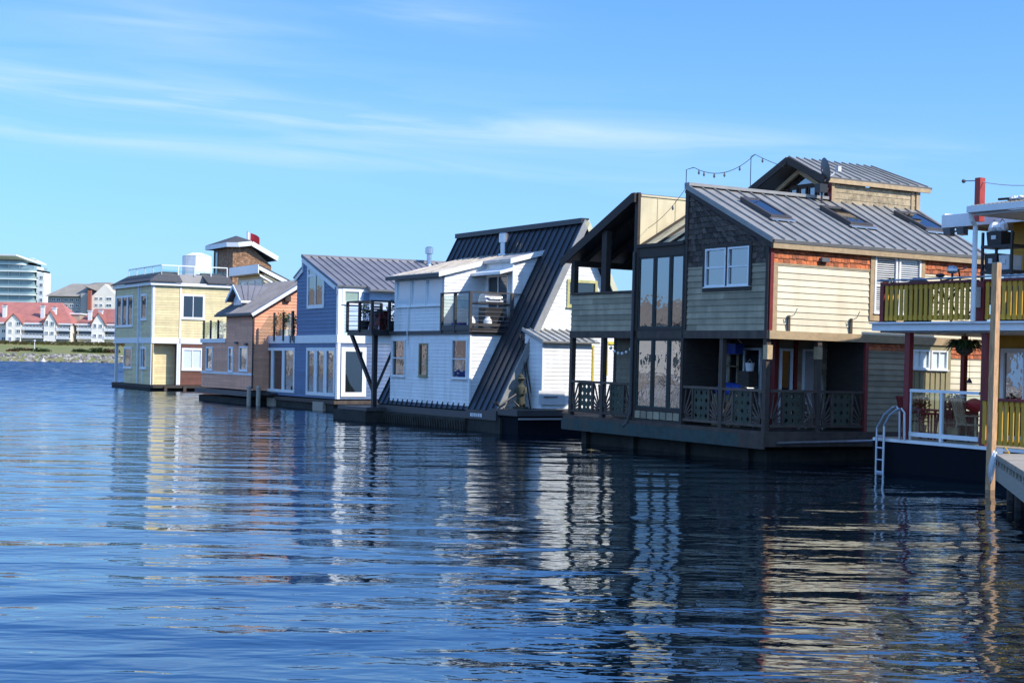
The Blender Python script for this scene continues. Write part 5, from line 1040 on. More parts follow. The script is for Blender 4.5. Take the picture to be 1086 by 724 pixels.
seam_roof(H, 'roof', BROOF, (-.25, 4.6+.5, zz_(-.25)), (-.25, -.35, zz_(-.25)), (rX, -.35, zz_(rX)), (rX, 5.1, zz_(rX)), pitch=.42, thick=.08,
  extra=lambda m: m.hexa([(rX, -.35, zz_(rX)-.08), (rX, 5.1, zz_(rX)-.08), (5.4, 5.1, zz_(rX)-1.8), (5.4, -.35, zz_(rX)-1.8)], [(rX, -.35, zz_(rX)), (rX, 5.1, zz_(rX)), (5.4, 5.1, zz_(rX)-1.72), (5.4, -.35, zz_(rX)-1.72)]))
b = MB(); b.bar((-.28, -.38, zz_(-.28)-.1), (rX, -.38, zz_(rX)-.1), .05, .16); b.build('barge_board', WTRIM, H)
b = MB(); b.box(-.35, -.35, zz_(-.25)-.14, -.26, 5.1, zz_(-.25)-.02); b.build('gutter', CHAR, H)
# dormer: gable facing the water
dyc, dz, dw_ = 3.88, 6.12, 1.12; dX = .55; dez = 5.3
b = MB(); pts = [(dyc-dw_+.15, zz_(dX)-.1), (dyc+dw_-.15, zz_(dX)-.1), (dyc+dw_-.15, dez-.05), (dyc, dz-.15), (dyc-dw_+.15, dez-.05)]
b.hexa([(dX, y, z) for y, z in pts], [(2.3, y, z) for y, z in pts]); b.build('dormer_wall', ORANGE, H)
seam_roof(H, 'dormer_roof', BROOF, (dX-.3, dyc-dw_, dez), (1.4, dyc-dw_, dez), (2.55, dyc, dz), (dX-.3, dyc, dz), pitch=.4, thick=.07)
seam_roof(H, 'dormer_roof', BROOF, (dX-.3, dyc+dw_, dez), (1.4, dyc+dw_, dez), (2.55, dyc, dz), (dX-.3, dyc, dz), pitch=.4, thick=.07)
b = MB(); b.bar((dX-.33, dyc-dw_, dez-.06), (dX-.33, dyc, dz-.06), .05, .14); b.bar((dX-.33, dyc+dw_, dez-.06), (dX-.33, dyc, dz-.06), .05, .14); b.box(dX-.3, dyc-dw_-.03, dez-.14, 1.5, dyc-dw_+.03, dez-.02); b.build('barge_board', WTRIM, H)
b = MB(); pts = [(dyc-.6, 5.0), (dyc+.6, 5.0), (dyc+.6, 5.4), (dyc, 5.85), (dyc-.6, 5.4)]; b.hexa([(dX-.05, y, z) for y, z in pts], [(dX-.005, y, z) for y, z in pts]); o = b.build('window', WTRIM, H)
b = MB(); pts = [(dyc-.5, 5.08), (dyc+.5, 5.08), (dyc+.5, 5.36), (dyc, 5.74), (dyc-.5, 5.36)]; b.hexa([(dX-.07, y, z) for y, z in pts], [(dX-.055, y, z) for y, z in pts]); b.build('pane', GLASSL, o)
q = O.Y(304.5, 317, -.03); b = MB(); b.box(q[0]-.15, -.18, q[1]-.12, q[0]+.15, -.02, q[1]+.15); b.build('wall_vent', BROWNW, H)
b = MB()
for px in (216.6, 223.8, 231.7): y = O.X(px, 350)[0]; b.box(-.06, y-.05, 3.2, .02, y+.05, 4.3)
b.build('rail_post', BLACKM, H)
b = MB(); b.box(-.02, 4.3, 3.35, -.008, 8.0, 4.2); b.build('glass_panel', CLEAR, H)
q = O.hit(238, 352, 'X', .5); e = thing(O, 'potted_plant', (.5, q.y+.6, 3.24), 'pale leafy potted plant behind the orange house glass railing', 'plant'); b = MB(); b.lathe((0, 0, 0), [(.13, 0), (.18, .3)], 10); b.build('pot', TANW, e); b = MB(); leafmass(b, (0, 0, .7), .35, .4, .4, 160, .06); b.build('foliage', mat('pale_leaf', (.3, .32, .2), .6, rnd=.4), e)
for (px, py) in ((252, 363.5), (262.5, 365)):
    y, z = O.X(px, py); b = MB(); b.box(-.16, y-.12, z-.05, -.02, y+.12, z+.06); b.build('wall_lamp', PLASTG, H)
b = MB(); b.tube([(-.15, .05, zz_(-.25)-.1), (-.08, -.05, 4.2), (-.08, -.05, .8)], .04, 6); b.build('downpipe', BROWNW, H)
# dark gap posts between orange and blue
e = thing(O, 'mooring_post', (-.4, -.5, 0), 'weathered mooring post at the water between the orange and blue houses, left of its twin', 'mooring post', 0, 'posts between the orange and blue houses'); b = MB(); b.tube([(0, 0, -.6), (0, 0, .9)], .11, 10); b.build('pile', DOCKW, e); b = MB(); b.lathe((0, 0, .9), [(.12, 0), (.05, .08)], 10); b.build('cap', DOCKW, e)
e2 = copy_tree(e, None, O.M @ Matrix.Translation(Vector((-.1, -1.0, 0)))); e2['label'] = 'weathered mooring post beside the blue house corner, right of its twin'
e = thing(O, 'gangway', (0, 0, 0), 'dark timber screen and walkway filling the gap between the orange and blue houses', 'walkway')
b = MB(); b.box(.3, -1.35, .5, 4, -.2, .62); b.build('walk_deck', DARKW, e); b = MB(); [b.box(2.2, -1.3+k*.16, .6, 2.25, -1.18+k*.16, 3.4) for k in range(7)]; b.build('screen', BRICK, e)
# ================================================================== YELLOW HOUSE
Y = Frame(160, 408, 100, 30, 0)
H = empty('floating_house', Y.M, 'yellow green corner floating house with white rooftop railing at the far end of the row', 'floating house')
b = MB(); b.box(-.1, -.2, -.6, 7, 9.2, .25); b.build('float', FLOAT, H)
b = MB(); b.box(-.12, -.9, .2, 7, 9.2, .38); b.build('deck', DARKW, H)
b = MB()
for k in range(3): b.box(.6+k*1.3, -1.0, -.2, .8+k*1.3, -.92, .34)
b.build('fender_timber', BROWNW, H)
z2, zt = 3.15, 7.0; YE = 9.0; XY = 5.45
r1 = Y.rect('X', 0, 123.8, 141.5, 313.5, 346.5); r2 = Y.rect('X', 0, 149.6, 156, 311.5, 339.5)
r3 = Y.rect('X', 0, 131.5, 140.2, 367.5, 390.5); r4 = Y.rect('X', 0, 149.2, 155.6, 367.5, 391)
wall(H, 'wall', YELLOW, 'X', 0, [(0, z2+.35), (YE, z2+.35), (YE, zt), (0, zt)], [r1, r2], h=.17, t=.018)
wall(H, 'wall', YELLOW, 'X', 0, [(0, .4), (6.4, .4), (6.4, z2), (0, z2)], [r3, r4], h=.17, t=.018)
for k in range(3):
    p_ = r1[0]+(r1[1]-r1[0])*k/3; q_ = r1[0]+(r1[1]-r1[0])*(k+1)/3; window(H, 'X', 0, (p_, q_, r1[2], r1[3]), 1, 1, WTRIM, GLASSR, fw=.14)
for r_ in (r2, r3, r4): window(H, 'X', 0, r_, 1, 1, WTRIM, GLASSR, fw=.15)
b = MB(); b.box(-.05, -.05, z2, .0, YE, z2+.36); b.box(-.05, -.05, z2, XY, -.0, z2+.36); b.build('floor_band', WTRIM, H)
b = MB()
for y in (0, 2.55, YE-.15): b.box(-.045, y, z2+.35, 0, y+.13, zt)
for y in (0, 1.9, 2.9): b.box(-.045, y, .4, 0, y+.13, z2)
b.box(-.0, YE-.25, .4, .2, YE-.05, z2); b.box(0, -.045, z2+.35, .14, 0, zt)
b.build('corner_board', WTRIM, H)
xw = Y.Y(191, 350)[0]
r5 = Y.rect('Y', 0, 192.3, 217, 312, 338.5); r6 = Y.rect('Y', 0, 192.5, 214.7, 369, 392.5)
wall(H, 'wall', YELLOW, 'Y', 0, [(0, z2+.35), (XY, z2+.35), (XY, zt), (0, zt)], [r5], h=.17, t=.018)
window(H, 'Y', 0, r5, 2, 1, WTRIM, GLASS, fw=.14)
wall(H, 'wall', BRICK, 'Y', 0, [(xw, .4), (XY, .4), (XY, z2), (xw, z2)], [r6], h=.17, t=.012)
window(H, 'Y', 0, r6, 2, 1, WTRIM, mat('white_curtain_glass', (.55, .6, .66), .2, var=.03), fw=.14)
# recessed entry
x1, x2 = Y.Y(166, 390)[0], Y.Y(187, 390)[0]
wall(H, 'wall', YELLOW, 'Y', .7, [(x1-.3, .4), (xw, .4), (xw, z2), (x1-.3, z2)], h=.17, t=.018)
b = MB(); b.box(x1-.12, .6, .4, x1+.0, .69, z2); b.box(x2, -.04, .4, x2+.12, .04, z2); b.box(xw-.07, -.05, .4, xw+.05, 0, zt); b.build('corner_board', WTRIM, H)
b = MB(); b.box(.02, .0, .4, .1, .7, z2); b.box(x2+.1, 0, .4, x2+.18, .7, z2); b.build('entry_side_wall', BRICK, H)
b = MB(); b.box(0, 6.3, .4, 5, 6.38, z2); b.box(XY-.1, .1, .4, XY, YE, zt-.05); b.box(.1, YE-.1, z2, XY, YE, zt-.05); b.box(.05, .1, z2+.05, XY, YE-.1, z2+.25); b.build('inner_wall', YELLOW, H)
# eave and skirt roof
b = MB(); b.box(-.2, -.2, zt, .12, YE+.1, zt+.22); b.box(.12, -.2, zt, XY+.1, .1, zt+.2); b.build('eave_fascia', WTRIM, H)
b = MB(); q = [(-.3, -.3), (XY+.1, -.3), (XY+.1, YE+.2), (-.3, YE+.2)]; q2 = [(.7, .7), (XY, .7), (XY, YE-.7), (.7, YE-.7)]
def skirt(m, a, b_, c_, d_): m.hexa([(*a, zt+.22), (*b_, zt+.22), (*c_, zt+.85), (*d_, zt+.85)], [(*a, zt+.3), (*b_, zt+.3), (*c_, zt+.97), (*d_, zt+.97)])
skirt(b, (-.3, -.3), (xw, -.3), (xw, .8), (.8, .8)); skirt(b, (-.3, YE+.2), (-.3, -.3), (.8, .8), (.8, YE-.5)); x3 = Y.Y(219, 300)[0]; skirt(b, (x3, -.3), (XY, -.3), (XY, .8), (x3-.2, .8)); b.build('skirt_roof', ASPH, H)
b = MB(); b.box(.5, .5, zt+.2, XY, YE-.4, zt+.8); b.build('roof_terrace', GREYST2, H)
# rooftop rail
ra = Y.hit(137, 287, 'X', .7); rb = Y.hit(171.5, 281, 'X', .7); rc = Y.hit(241, 283, 'Y', rb.y); zr_ = rb.z
b = MB(); b.bar((.7, ra.y, zr_), (.7, rb.y, zr_), .07); b.bar((.7, rb.y, zr_), (rc.x, rb.y, zr_), .07)
for k in range(5): y = rb.y+(ra.y-rb.y)*k/4; b.bar((.7, y, zt+.75), (.7, y, zr_), .06)
for k in range(5): x = .7+(rc.x-.7)*k/4; b.bar((x, rb.y, zt+.75), (x, rb.y, zr_), .06)
b.build('roof_railing', WTRIM, H)
b = MB(); b.box(.69, rb.y, zt+.9, .71, ra.y, zr_-.05); b.box(.72, rb.y-.01, zt+.9, rc.x, rb.y+.01, zr_-.3); b.build('glass_panel', CLEAR, H)
q = Y.hit(208.5, 290, 'Y', 1.9); zt1 = Y.Y(208, 268.5, 1.9)[1]
b = MB(); n = 8; c8 = [(q.x+.98*math.cos(R(22.5+45*k)), 1.9+.98*math.sin(R(22.5+45*k))) for k in range(8)]
b.hexa([(x, y, zt+.3) for x, y in c8], [(x, y, zt1-.22) for x, y in c8]); b.hexa([(x, y, zt1-.2) for x, y in c8], [(q.x+(x-q.x)*.35, 1.9+(y-1.9)*.35, zt1+.02) for x, y in c8]); b.build('octagonal_stair_hood', WHITE, H)
b = MB(); b.box(-.06, 2.9, .4, -.0, 3.05, zt); b.tube([(-.1, 2.98, zt), (-.1, 2.98, .5)], .05, 6); b.build('downpipe', WTRIM, H)
# ================================================================== SHINGLED TOWER HOUSE
T = Frame(246.3, 300, 112, 30, 0)
H = empty('floating_house', T.M, 'brown shingled tower with faceted dark roof rising behind the yellow house', 'floating house')
zw = T.X(246, 262)[1]; X2 = T.Y(287.5, 290)[0]; Y2 = T.X(226.5, 290)[0]; zlow = T.Y(287.5, 281)[1]; Xk = T.Y(266, 262)[0]
tw = (T.X(231.5, 280)[0], Y2-.1, zw-2.6, zw-.1)
wall(H, 'tower_wall', BRNSH, 'X', 0, [(0, .3), (Y2, .3), (Y2, zw), (0, zw)], [tw], h=.16, t=.02, style='shingle')
window(H, 'X', 0, tw, 1, 1, PLASTG, GLASSR, fw=.12)
wall(H, 'tower_wall', BRNSH, 'Y', 0, [(0, 5.5), (X2, 5.5), (X2, zlow-.05), (Xk, zw+.1), (0, zw)], h=.16, t=.02, style='shingle')
b = MB(); b.box(X2-.2, 0, 3, X2, 4, zlow-.2); b.box(.2, Y2-.1, 3, X2, Y2, zw-1.5); b.box(.1, .1, .2, X2, Y2, 5); b.build('rear_wall', BROWNW, H)
Eo = .45; zE_ = zw+.0
Xr = T.Y(294.5, 276, -Eo)[0]; zlo = T.Y(294.5, 276.5, -Eo)[1]; pk = T.hit(250.5, 250, 'Y', 1.6); Xk2 = T.Y(267, 258, -Eo)[0]; Yl = T.X(218.2, 262, -Eo)[0]
ev = [(-Eo, Yl, zE_), (-Eo+.0, .3-.2, zE_), (.25, -Eo, zE_), (Xk2, -Eo, zE_+.15), (Xr, -Eo, zlo), (Xr, Yl, zlo), (Xk2, Yl, zE_)]
b = MB(); p_ = (pk.x, 1.6, pk.z)
for k in range(len(ev)):
    a, c_ = ev[k], ev[(k+1) % len(ev)]; b.face([(a[0], a[1], a[2]+.35), (c_[0], c_[1], c_[2]+.35), p_]); b.face([a, c_, (pk.x, 1.6, pk.z-.4)])
b.build('tower_roof', ASPH, H)
b = MB()
for k in range(len(ev)): a, c_ = Vector(ev[k]), Vector(ev[(k+1) % len(ev)]); b.bar(a+Vector((0, 0, .16)), c_+Vector((0, 0, .16)), .08, .34)
b.build('tower_fascia', WTRIM, H)
# cream lean-to wing in front of the tower
G = Frame(278.3, 300, 103, 30, 0)
zt_a = G.X(278.3, 280.5)[1]; yG = G.X(251.3, 290)[0]; xG = G.Y(312, 301)[0]; zG = G.Y(312, 301)[1]
H2 = empty('floating_house', G.M, 'cream house wing with white edged lean-to roof between tower and orange dormer', 'floating house')
CRW = mat('cream_render', (.68, .6, .4), .6, var=.05, rnd=.05)
b = MB(); sl2 = (zt_a-zG)/xG
wall(H2, 'wall', CRW, 'Y', 0, [(0.1, 1), (xG, 1), (xG, zG-.45), (0.1, zt_a-.5)], h=.17, t=.015)
wall(H2, 'wall', CRW, 'X', 0.1, [(0, 1), (yG, 1), (yG, zt_a-.6), (0, zt_a-.6)], [(.3, yG-.4, zt_a-2.1, zt_a-.95)], h=.17, t=.015)
for k in range(3): a0 = .3+(yG-.7)*k/3; window(H2, 'X', .1, (a0, a0+(yG-.7)/3-.03, zt_a-2.1, zt_a-.95), 1, 1, WTRIM, GLASSL, fw=.1)
b.hexa([(-.4, -.3, zt_a-.1), (xG+.3, -.3, zG-.2), (xG+.3, yG+.3, zG-.2), (-.4, yG+.3, zt_a-.1)], [(-.4, -.3, zt_a), (xG+.3, -.3, zG-.1), (xG+.3, yG+.3, zG-.1), (-.4, yG+.3, zt_a)]); b.build('lean_to_roof', ASPH, H2)
b = MB(); b.box(-.46, -.36, zt_a-.62, -.4, yG+.35, zt_a-.02); b.bar((-.4, -.34, zt_a-.25), (xG+.3, -.34, zG-.35), .06, .24); b.bar((-.3, -.3, zt_a-.75), (xG, -.12, zG-.8), .05, .12); b.build('fascia', WTRIM, H2)
b = MB(); b.box(-.38, -.2, zt_a-.7, .1, yG, zt_a-.63); b.build('soffit', TANW, H2)
b = MB(); b.box(xG-.1, 0.1, .3, xG, yG, zG-.5); b.box(.2, .1, -.3, xG, yG, 1.1); b.build('lower_wall', CRW, H2)
# flag
q = T.hit(262.5, 262, 'Y', 2.2); zf = T.Y(261.5, 245, 2.2)[1]
e = thing(T, 'flag', (q.x, 2.2, q.z), 'red and white maple leaf flag flying above the shingled tower', 'flag')
b = MB(); b.tube([(0, 0, -.6), (-.05, 0, zf-q.z)], .03, 6); b.build('flagpole', REDC, e)
h0 = zf-q.z; ang = R(-30); dx, dy = math.cos(ang), math.sin(ang)
def strip(u0, u1, m_, nm):
    b = MB(); n = 5
    for i in range(n):
        ua, ub = u0+(u1-u0)*i/n, u0+(u1-u0)*(i+1)/n
        f_ = lambda u, z: (u*dx-.06*math.sin(u*7), u*dy+.12*math.sin(u*6), h0-z-.55*u*u-.1*u)
        b.face([f_(ua, .05), f_(ub, .05), f_(ub, .8), f_(ua, .8)], .5)
    o = b.build(nm, m_, e); return o
strip(0, .3, PLASTW, 'white_band'); strip(.3, .42, REDC, 'leaf_emblem'); strip(.42, .85, REDC, 'red_band')
# ================================================================== RED AND YELLOW HOUSE
K = Frame(937, 466, 36, 30, .012)
H = empty('floating_house', K.M, 'floating house with mustard yellow railings, dark red posts and white roof edge at far right', 'floating house')
b = MB(); pts = [(-.08, .3), (-.08, -5.2), (5, -5.2), (5, -.0), (3.5, .2), (.25, .1)]
b.hexa([(x*.98+.05, y-.15, -.6) for x, y in pts], [(x, y, .72) for x, y in pts]); b.build('hull', HULL, H)
b = MB(); b.box(-.12, -5.2, .72, -.02, .25, .79); b.build('rub_strip', WTRIM, H)
b = MB(); b.box(-.02, -5.2, .72, 5, .3, .8); b.build('deck', DOCKW, H)
yq = lambda px, py=400, x=0.: K.X(px, py, x)[0]
# posts
b = MB(); b.box(0, -.76, .8, .13, -.6, 3.3); b.box(0, yq(1045.5), .8, .12, yq(1040), 3.3); b.box(2.5, -.1, .8, 2.62, .02, 3.3); b.build('post', REDP, H)
b = MB(); b.box(-.18, -5.2, 3.34, .0, .32, 3.5); b.box(0, .22, 3.34, 4, .32, 3.5); b.build('deck_fascia', WTRIM, H)
b = MB(); b.box(.0, -5.2, 3.3, 4.2, .22, 3.48); b.build('upper_deck', mat('white_ceiling', (.6, .6, .58), .6), H)
b = MB(); b.box(-.25, -5.2, 3.5, .0, .34, 3.54); b.build('gutter', WTRIM, H)
# upper railing
def yrail(root, y0, y1, z0, z1, x=0., n=None):
    f = MB(); f.box(x-.03, y1, z0+.0, x+.04, y0, z0+.1); f.box(x-.03, y1, z1-.16, x+.04, y0, z1-.06); o = f.build('railing', YELP, root)
    n = n or int(abs(y1-y0)/.15); s_ = MB()
    for k in range(n): y = y0+(y1-y0)*(k+.25)/n; s_.box(x-.06, y-.095, z0-.02, x-.031, y, z1-.06)
    s_.build('slats', YELP, o); t_ = MB(); t_.box(x-.09, y1, z1-.055, x+.08, y0, z1); t_.build('top_rail', REDP, o)
y35, y45 = yq(1036, 310), yq(1046, 310)
yrail(H, .06, y35, 3.6, 4.48); yrail(H, y45, -5.2, 3.6, 4.48)
b = MB(); b.box(-.07, .07, 3.54, .05, .19, 4.5); b.box(-.07, y45+.005, 3.54, .05, y35-.005, 4.44); b.build('railing_post', REDP, H)
b = MB(); b.tube([(-.16, .2, 4.53), (-.16, -5.2, 4.53)], .022, 6); b.build('hand_tube', GREYST, H)
yrail(H, y45+.0, -5.2, .86, 1.86)
# lower glass rail
b = MB(); zt, zb = 1.95, .9; y1, y2 = -.78, yq(1038)
b.bar((.05, y1, zt), (.05, y2, zt), .06, .07); b.bar((.05, y1, zb+.03), (.05, y2, zb+.03), .06, .1); ym = yq(998); b.bar((.05, ym, .8), (.05, ym, zt), .07); b.bar((.05, y1-.02, .8), (.05, y1-.02, zt), .04); b.build('white_railing', WTRIM, H)
b = MB(); b.box(.045, y2, zb+.1, .055, y1-.05, zt-.05); b.build('glass_panel', CLEAR, H)
# house body
BX = 2.1; yb0 = -1.35
yd = K.X(1062, 400, BX)[0]
wall(H, 'wall', YELP, 'X', BX, [(-5.2, .8), (yb0, .8), (yb0, 3.3), (-5.2, 3.3)], [(-3.6, yd, .86, 3.0)], h=.16)
window(H, 'X', BX, (-3.6, yd, .86, 3.0), 3, 1, WTRIM, GLASSR, fw=.1, name='sliding_door', sill=False)
wall(H, 'wall', YELP, 'X', BX, [(-5.2, 3.5), (-1.9, 3.5), (-1.9, 6.15), (-5.2, 6.15)], h=.16)
b = MB(); b.box(BX+.1, -5.2, .8, 4.8, -5.08, 3.3); b.box(BX+.1, -5.2, 3.5, 4.8, -5.08, 6.1); b.box(BX+.1, yb0-.12, .8, 4.8, yb0, 3.3); b.box(BX+.1, -2.02, 3.5, 4.8, -1.9, 6.1); b.box(4.1, -1.9, 3.5, 6.3, -.1, 6.1); b.box(4.81, -5.1, .8, 6.3, -.6, 3.3); b.build('end_wall', YELP, H)  # rearmost blocks: extension added to shade the brown house's lower wall
b = MB(); b.box(3.9, -5.2, 6.12, 6.5, .1, 6.3); b.box(4.2, -5.2, 3.3, 6.4, .1, 3.48); b.build('added_rear_slab', TAUPE, H)  # slabs of the added shading extension
b = MB(); b.box(4.9, -5.1, -.6, 6.3, -.2, .72); b.build('rear_float', FLOAT, H)
# roofs
p2 = K.X(1002, 228.6, 1.4); yE2 = p2[0]; z2 = p2[1]
b = MB(); b.hexa([(1.4, yE2, z2-.12), (1.4, -5.2, z2-.12), (5, -5.2, z2+.4), (5, yE2, z2+.4)], [(1.4, yE2, z2), (1.4, -5.2, z2), (5, -5.2, z2+.55), (5, yE2, z2+.55)]); b.build('rear_roof', TAUPE, H)
b = MB(); b.box(1.33, -5.2, z2-.3, 1.4, yE2+.03, z2); b.box(1.4, yE2, z2-.28, 3.2, yE2+.05, z2+.05); b.build('rear_fascia', WTRIM, H)
b = MB(); b.box(1.41, -5.2, z2-.22, 4.5, yE2-.02, z2-.14); b.build('soffit', BROWNW, H)
p1 = K.X(1030, 219, -.45); y1_ = p1[0]; z1_ = p1[1]
seam_roof(H, 'front_roof', TAUPE, (-.45, y1_, z1_), (-.45, -5.2, z1_), (3, -5.2, z1_+.55), (3, y1_, z1_+.55), pitch=.12, thick=.05, seam=.03, w=.04)
b = MB(); b.box(-.55, -5.2, z1_-.14, -.46, y1_+.04, z1_-.0); b.box(-.46, y1_-.0, z1_-.16, 2.5, y1_+.05, z1_+.02); b.build('front_gutter', WTRIM, H)
b = MB(); b.box(-.4, -5.2, z1_-.2, 2.6, y1_-.06, z1_-.15); b.build('front_soffit', MATS['white_ceiling'], H)
b = MB(); b.tube([(-.45, y1_+.02, z1_-.1), (-.38, y1_+.03, z1_-.3), (-.25, y1_+.05, z1_-.42), (-.25, y1_+.05, 3.55)], .055, 10); b.build('downpipe', WTRIM, H)
pr_ = K.hit(1039.5, 212, 'X', 1.0); zt_ = K.X(1039, 189, 1.0)[1]
b = MB(); b.box(.9, pr_.y-.08, 5.9, 1.07, pr_.y+.08, zt_); b.build('roof_post', mat('bright_red_paint', (.5, .06, .04), .5), H)
b = MB(); b.tube([(.98, pr_.y, zt_-.06), (.98, pr_.y+.45, zt_-.03)], .012, 5); b.blob((.98, pr_.y+.5, zt_-.03), .05); b.build('roof_lamp', PLASTG, H)
# cable from the red post
e = thing(K, 'overhead_cable', (0, 0, 0), 'thin pale cable sagging from the bright red roof post to the right', 'cable'); b = MB(); b.tube(sag((1, pr_.y, zt_-.08), (.8, pr_.y-4, zt_-.05), .25), .012, 5); b.build('wire', PLASTW, e)
# gulls / white bundle on roof
e = thing(K, 'roof_bundle', (.3, K.X(1078, 205, .3)[0], z1_+.14), 'small white and brown bundle lying on the far right roof edge', 'bundle'); b = MB()
for k in range(7): b.blob((random.uniform(-.1, .1), random.uniform(-.3, .3), .06), .07, .09, .05, 7, 5, .2)
b.build('bundle', PLASTW, e); b = MB(); b.tube([(0, -.5, .05), (.0, .5, .07)], .03, 6); b.build('stick', BROWNW, e)
# flood lights on eave
q = K.hit(1011, 246, 'X', 1.3); e = thing(K, 'flood_light', (1.3, q.y-.1, q.z), 'pair of grey flood lights under the white eave at right', 'flood light')
for s_ in (-.22, .2): b = MB(); b.hexa([(-.1, s_-.1, -.08), (.05, s_-.1, -.1), (.05, s_+.1, -.1), (-.1, s_+.1, -.08)], [(-.14, s_-.12, .1), (.05, s_-.1, .1), (.05, s_+.1, .1), (-.14, s_+.12, .1)]); b.build('lamp_head', PLASTG, e)
b = MB(); b.tube([(0, -.22, 0), (.05, 0, .02), (0, .2, 0)], .025, 6); b.tube([(.05, 0, 0), (.1, -.1, .25)], .03, 6); b.build('bracket', PLASTG, e)
# shelf rack with bins
yS = K.X(1042, 270, .9)[0]; yS2 = K.X(1073, 270, .9)[0]
e = thing(K, 'storage_rack', (.9, yS, 3.48), 'black storage rack full of bins on the upper deck at far right', 'rack')
dy = yS2-yS; b = MB()
for x in (0, .45): 
    for y in (0, dy): b.bar((x, y, 0), (x, y, 2.15), .05)
b.build('upright', BLACKM, e)
b = MB(); [b.box(-.03, dy-.03, z, .48, .03, z+.07) for z in (.5, 1.2, 1.78)]; b.build('shelf', BLACKM, e)
for k, (yy0, yy1, z, hh, m_, lab) in enumerate(((.15, .85, .58, .4, BLACKM, 'black bin with white tag on the bottom shelf of the deck rack'), (.05, .48, 1.28, .38, BLACKM, 'black bin with white tag on the middle shelf of the deck rack'), (.55, .9, 1.28, .33, PLASTW, 'white open bin on the middle shelf of the deck rack'), (.1, .62, 1.86, .3, BLACKM, 'black bin on the top shelf of the deck rack'))):
    ee = thing(K, 'storage_bin', (.93, yS+dy*(yy0+yy1)/2, 3.48+z), lab, 'bin', 0, 'bins on the deck rack'); w_ = abs(dy)*(yy1-yy0)/2
    b = MB(); b.hexa([(0, -w_*.9, 0), (.4, -w_*.9, 0), (.4, w_*.9, 0), (0, w_*.9, 0)], [(-.02, -w_, hh), (.42, -w_, hh), (.42, w_, hh), (-.02, w_, hh)]); b.build('body', m_, ee)
    b = MB(); b.box(-.03, -w_*.3, hh*.4, -.012, w_*.3, hh*.7); b.build('tag', PLASTW, ee)
for k, (yy_, lab) in enumerate(((.18, 'folded white bag on top of the deck rack, left one'), (.45, 'folded white bag on top of the deck rack, right one'))):
    ee = thing(K, 'storage_bag', (1.1, yS+dy*yy_, 3.48+2.16), lab, 'bag', 0, 'white bags on the rack'); b = MB(); b.blob((0, 0, .1), .15, .13, .14, 9, 6, .15); b.build('sack', PLASTW, ee); b = MB(); b.tube([(0, -.08, .2), (0, 0, .3), (0, .08, .2)], .012, 5); b.build('handle', PLASTG, ee)
ee = thing(K, 'storage_bin', (.5, K.X(1072, 300, .5)[0], 3.48), 'large grey covered bin beside the deck rack at the frame edge', 'bin'); b = MB(); b.box(-.2, -.9, 0, .3, .3, 1.0); b.build('body', PLASTG, ee); b = MB(); [b.blob((0, -.8+k*.22, 1.06), .1, .1, .08) for k in range(5)]; b.build('wrapped_pots', PLASTW, ee)
# deck bicycle at rail + plants on upper deck
q = K.hit(1005, 300, 'X', .8); e = thing(K, 'bicycle', (.8, q.y, 3.5), 'dark bicycle standing behind the mustard upper railing', 'bicycle')
for y in (-.5, .5):
    b = MB(); b.tube([(0, y+.33*math.cos(t), .55+.33*math.sin(t)) for t in [2*math.pi*k/20 for k in range(21)]], .022, 6); o = b.build('wheel', TYRE, e)
    b = MB(); [b.tube([(0, y, .55), (0, y+.31*math.cos(t), .55+.31*math.sin(t))], .004, 4) for t in [2*math.pi*k/10 for k in range(10)]]; b.build('spokes', GREYST, o)
b = MB(); [b.tube([p_, q_], .02, 6) for p_, q_ in (((0, .5, .55), (0, .05, .5)), ((0, .05, .5), (0, .22, 1.1)), ((0, .22, 1.05), (0, -.32, 1.1)), ((0, .05, .5), (0, -.34, .98)), ((0, .5, .55), (0, .2, 1.02)), ((0, -.5, .55), (0, -.33, 1.3)))]; b.build('frame', BLACKM, e)
b = MB(); b.tube([(-.28, -.3, 1.36), (-.08, -.36, 1.3), (.08, -.36, 1.3), (.28, -.3, 1.36)], .018, 6); b.build('handlebar', GREYST, e); b = MB(); b.blob((0, .24, 1.18), .08, .14, .05); b.build('saddle', TYRE, e)
q = K.hit(1010, 287, 'X', .5); e = thing(K, 'camera_bracket', (.5, q.y, 4.45), 'grey metal clamp lamp on a short post behind the upper railing', 'lamp'); b = MB(); b.tube([(0, 0, -.95), (0, 0, .25)], .025, 6); b.build('post', BLACKM, e); b = MB(); b.blob((0, 0, .32), .12, .16, .1); b.build('head', GREYST, e)
q = K.hit(945, 298, 'X', .4); e = thing(K, 'potted_plant', (.4, q.y, 3.5), 'dark round pot with a low plant at the left end of the upper railing', 'plant'); b = MB(); b.lathe((0, 0, 0), [(.14, 0), (.2, .5), (.21, .95)], 12); b.build('pot', PLASTG, e); b = MB(); leafmass(b, (0, 0, 1.03), .2, .2, .1, 60, .05); b.build('foliage', LEAF, e)
q = K.hit(974, 299, 'X', .4); e = thing(K, 'watering_can', (.4, q.y, 3.5), 'dark low bundle of garden gear behind the upper railing', 'garden gear'); b = MB(); b.box(-.15, -.3, 0, .15, .3, .95); b.build('box', DARKW, e); b = MB(); b.blob((0, 0, 1.02), .12, .3, .1, 9, 6, .2); b.build('cover', CHAR, e)
q = K.hit(1037, 307, 'X', -.1); e = thing(K, 'meter_box', (-.1, q.y, 4.1), 'grey electric meter box on the red railing post', 'meter box'); b = MB(); b.box(-.12, -.09, -.25, .0, .09, .2); b.build('box', GREYST2, e); b = MB(); b.tube([(-.06, 0, -.25), (-.06, 0, -.45), (-.02, .05, -.55)], .02, 6); b.build('conduit', PLASTG, e)
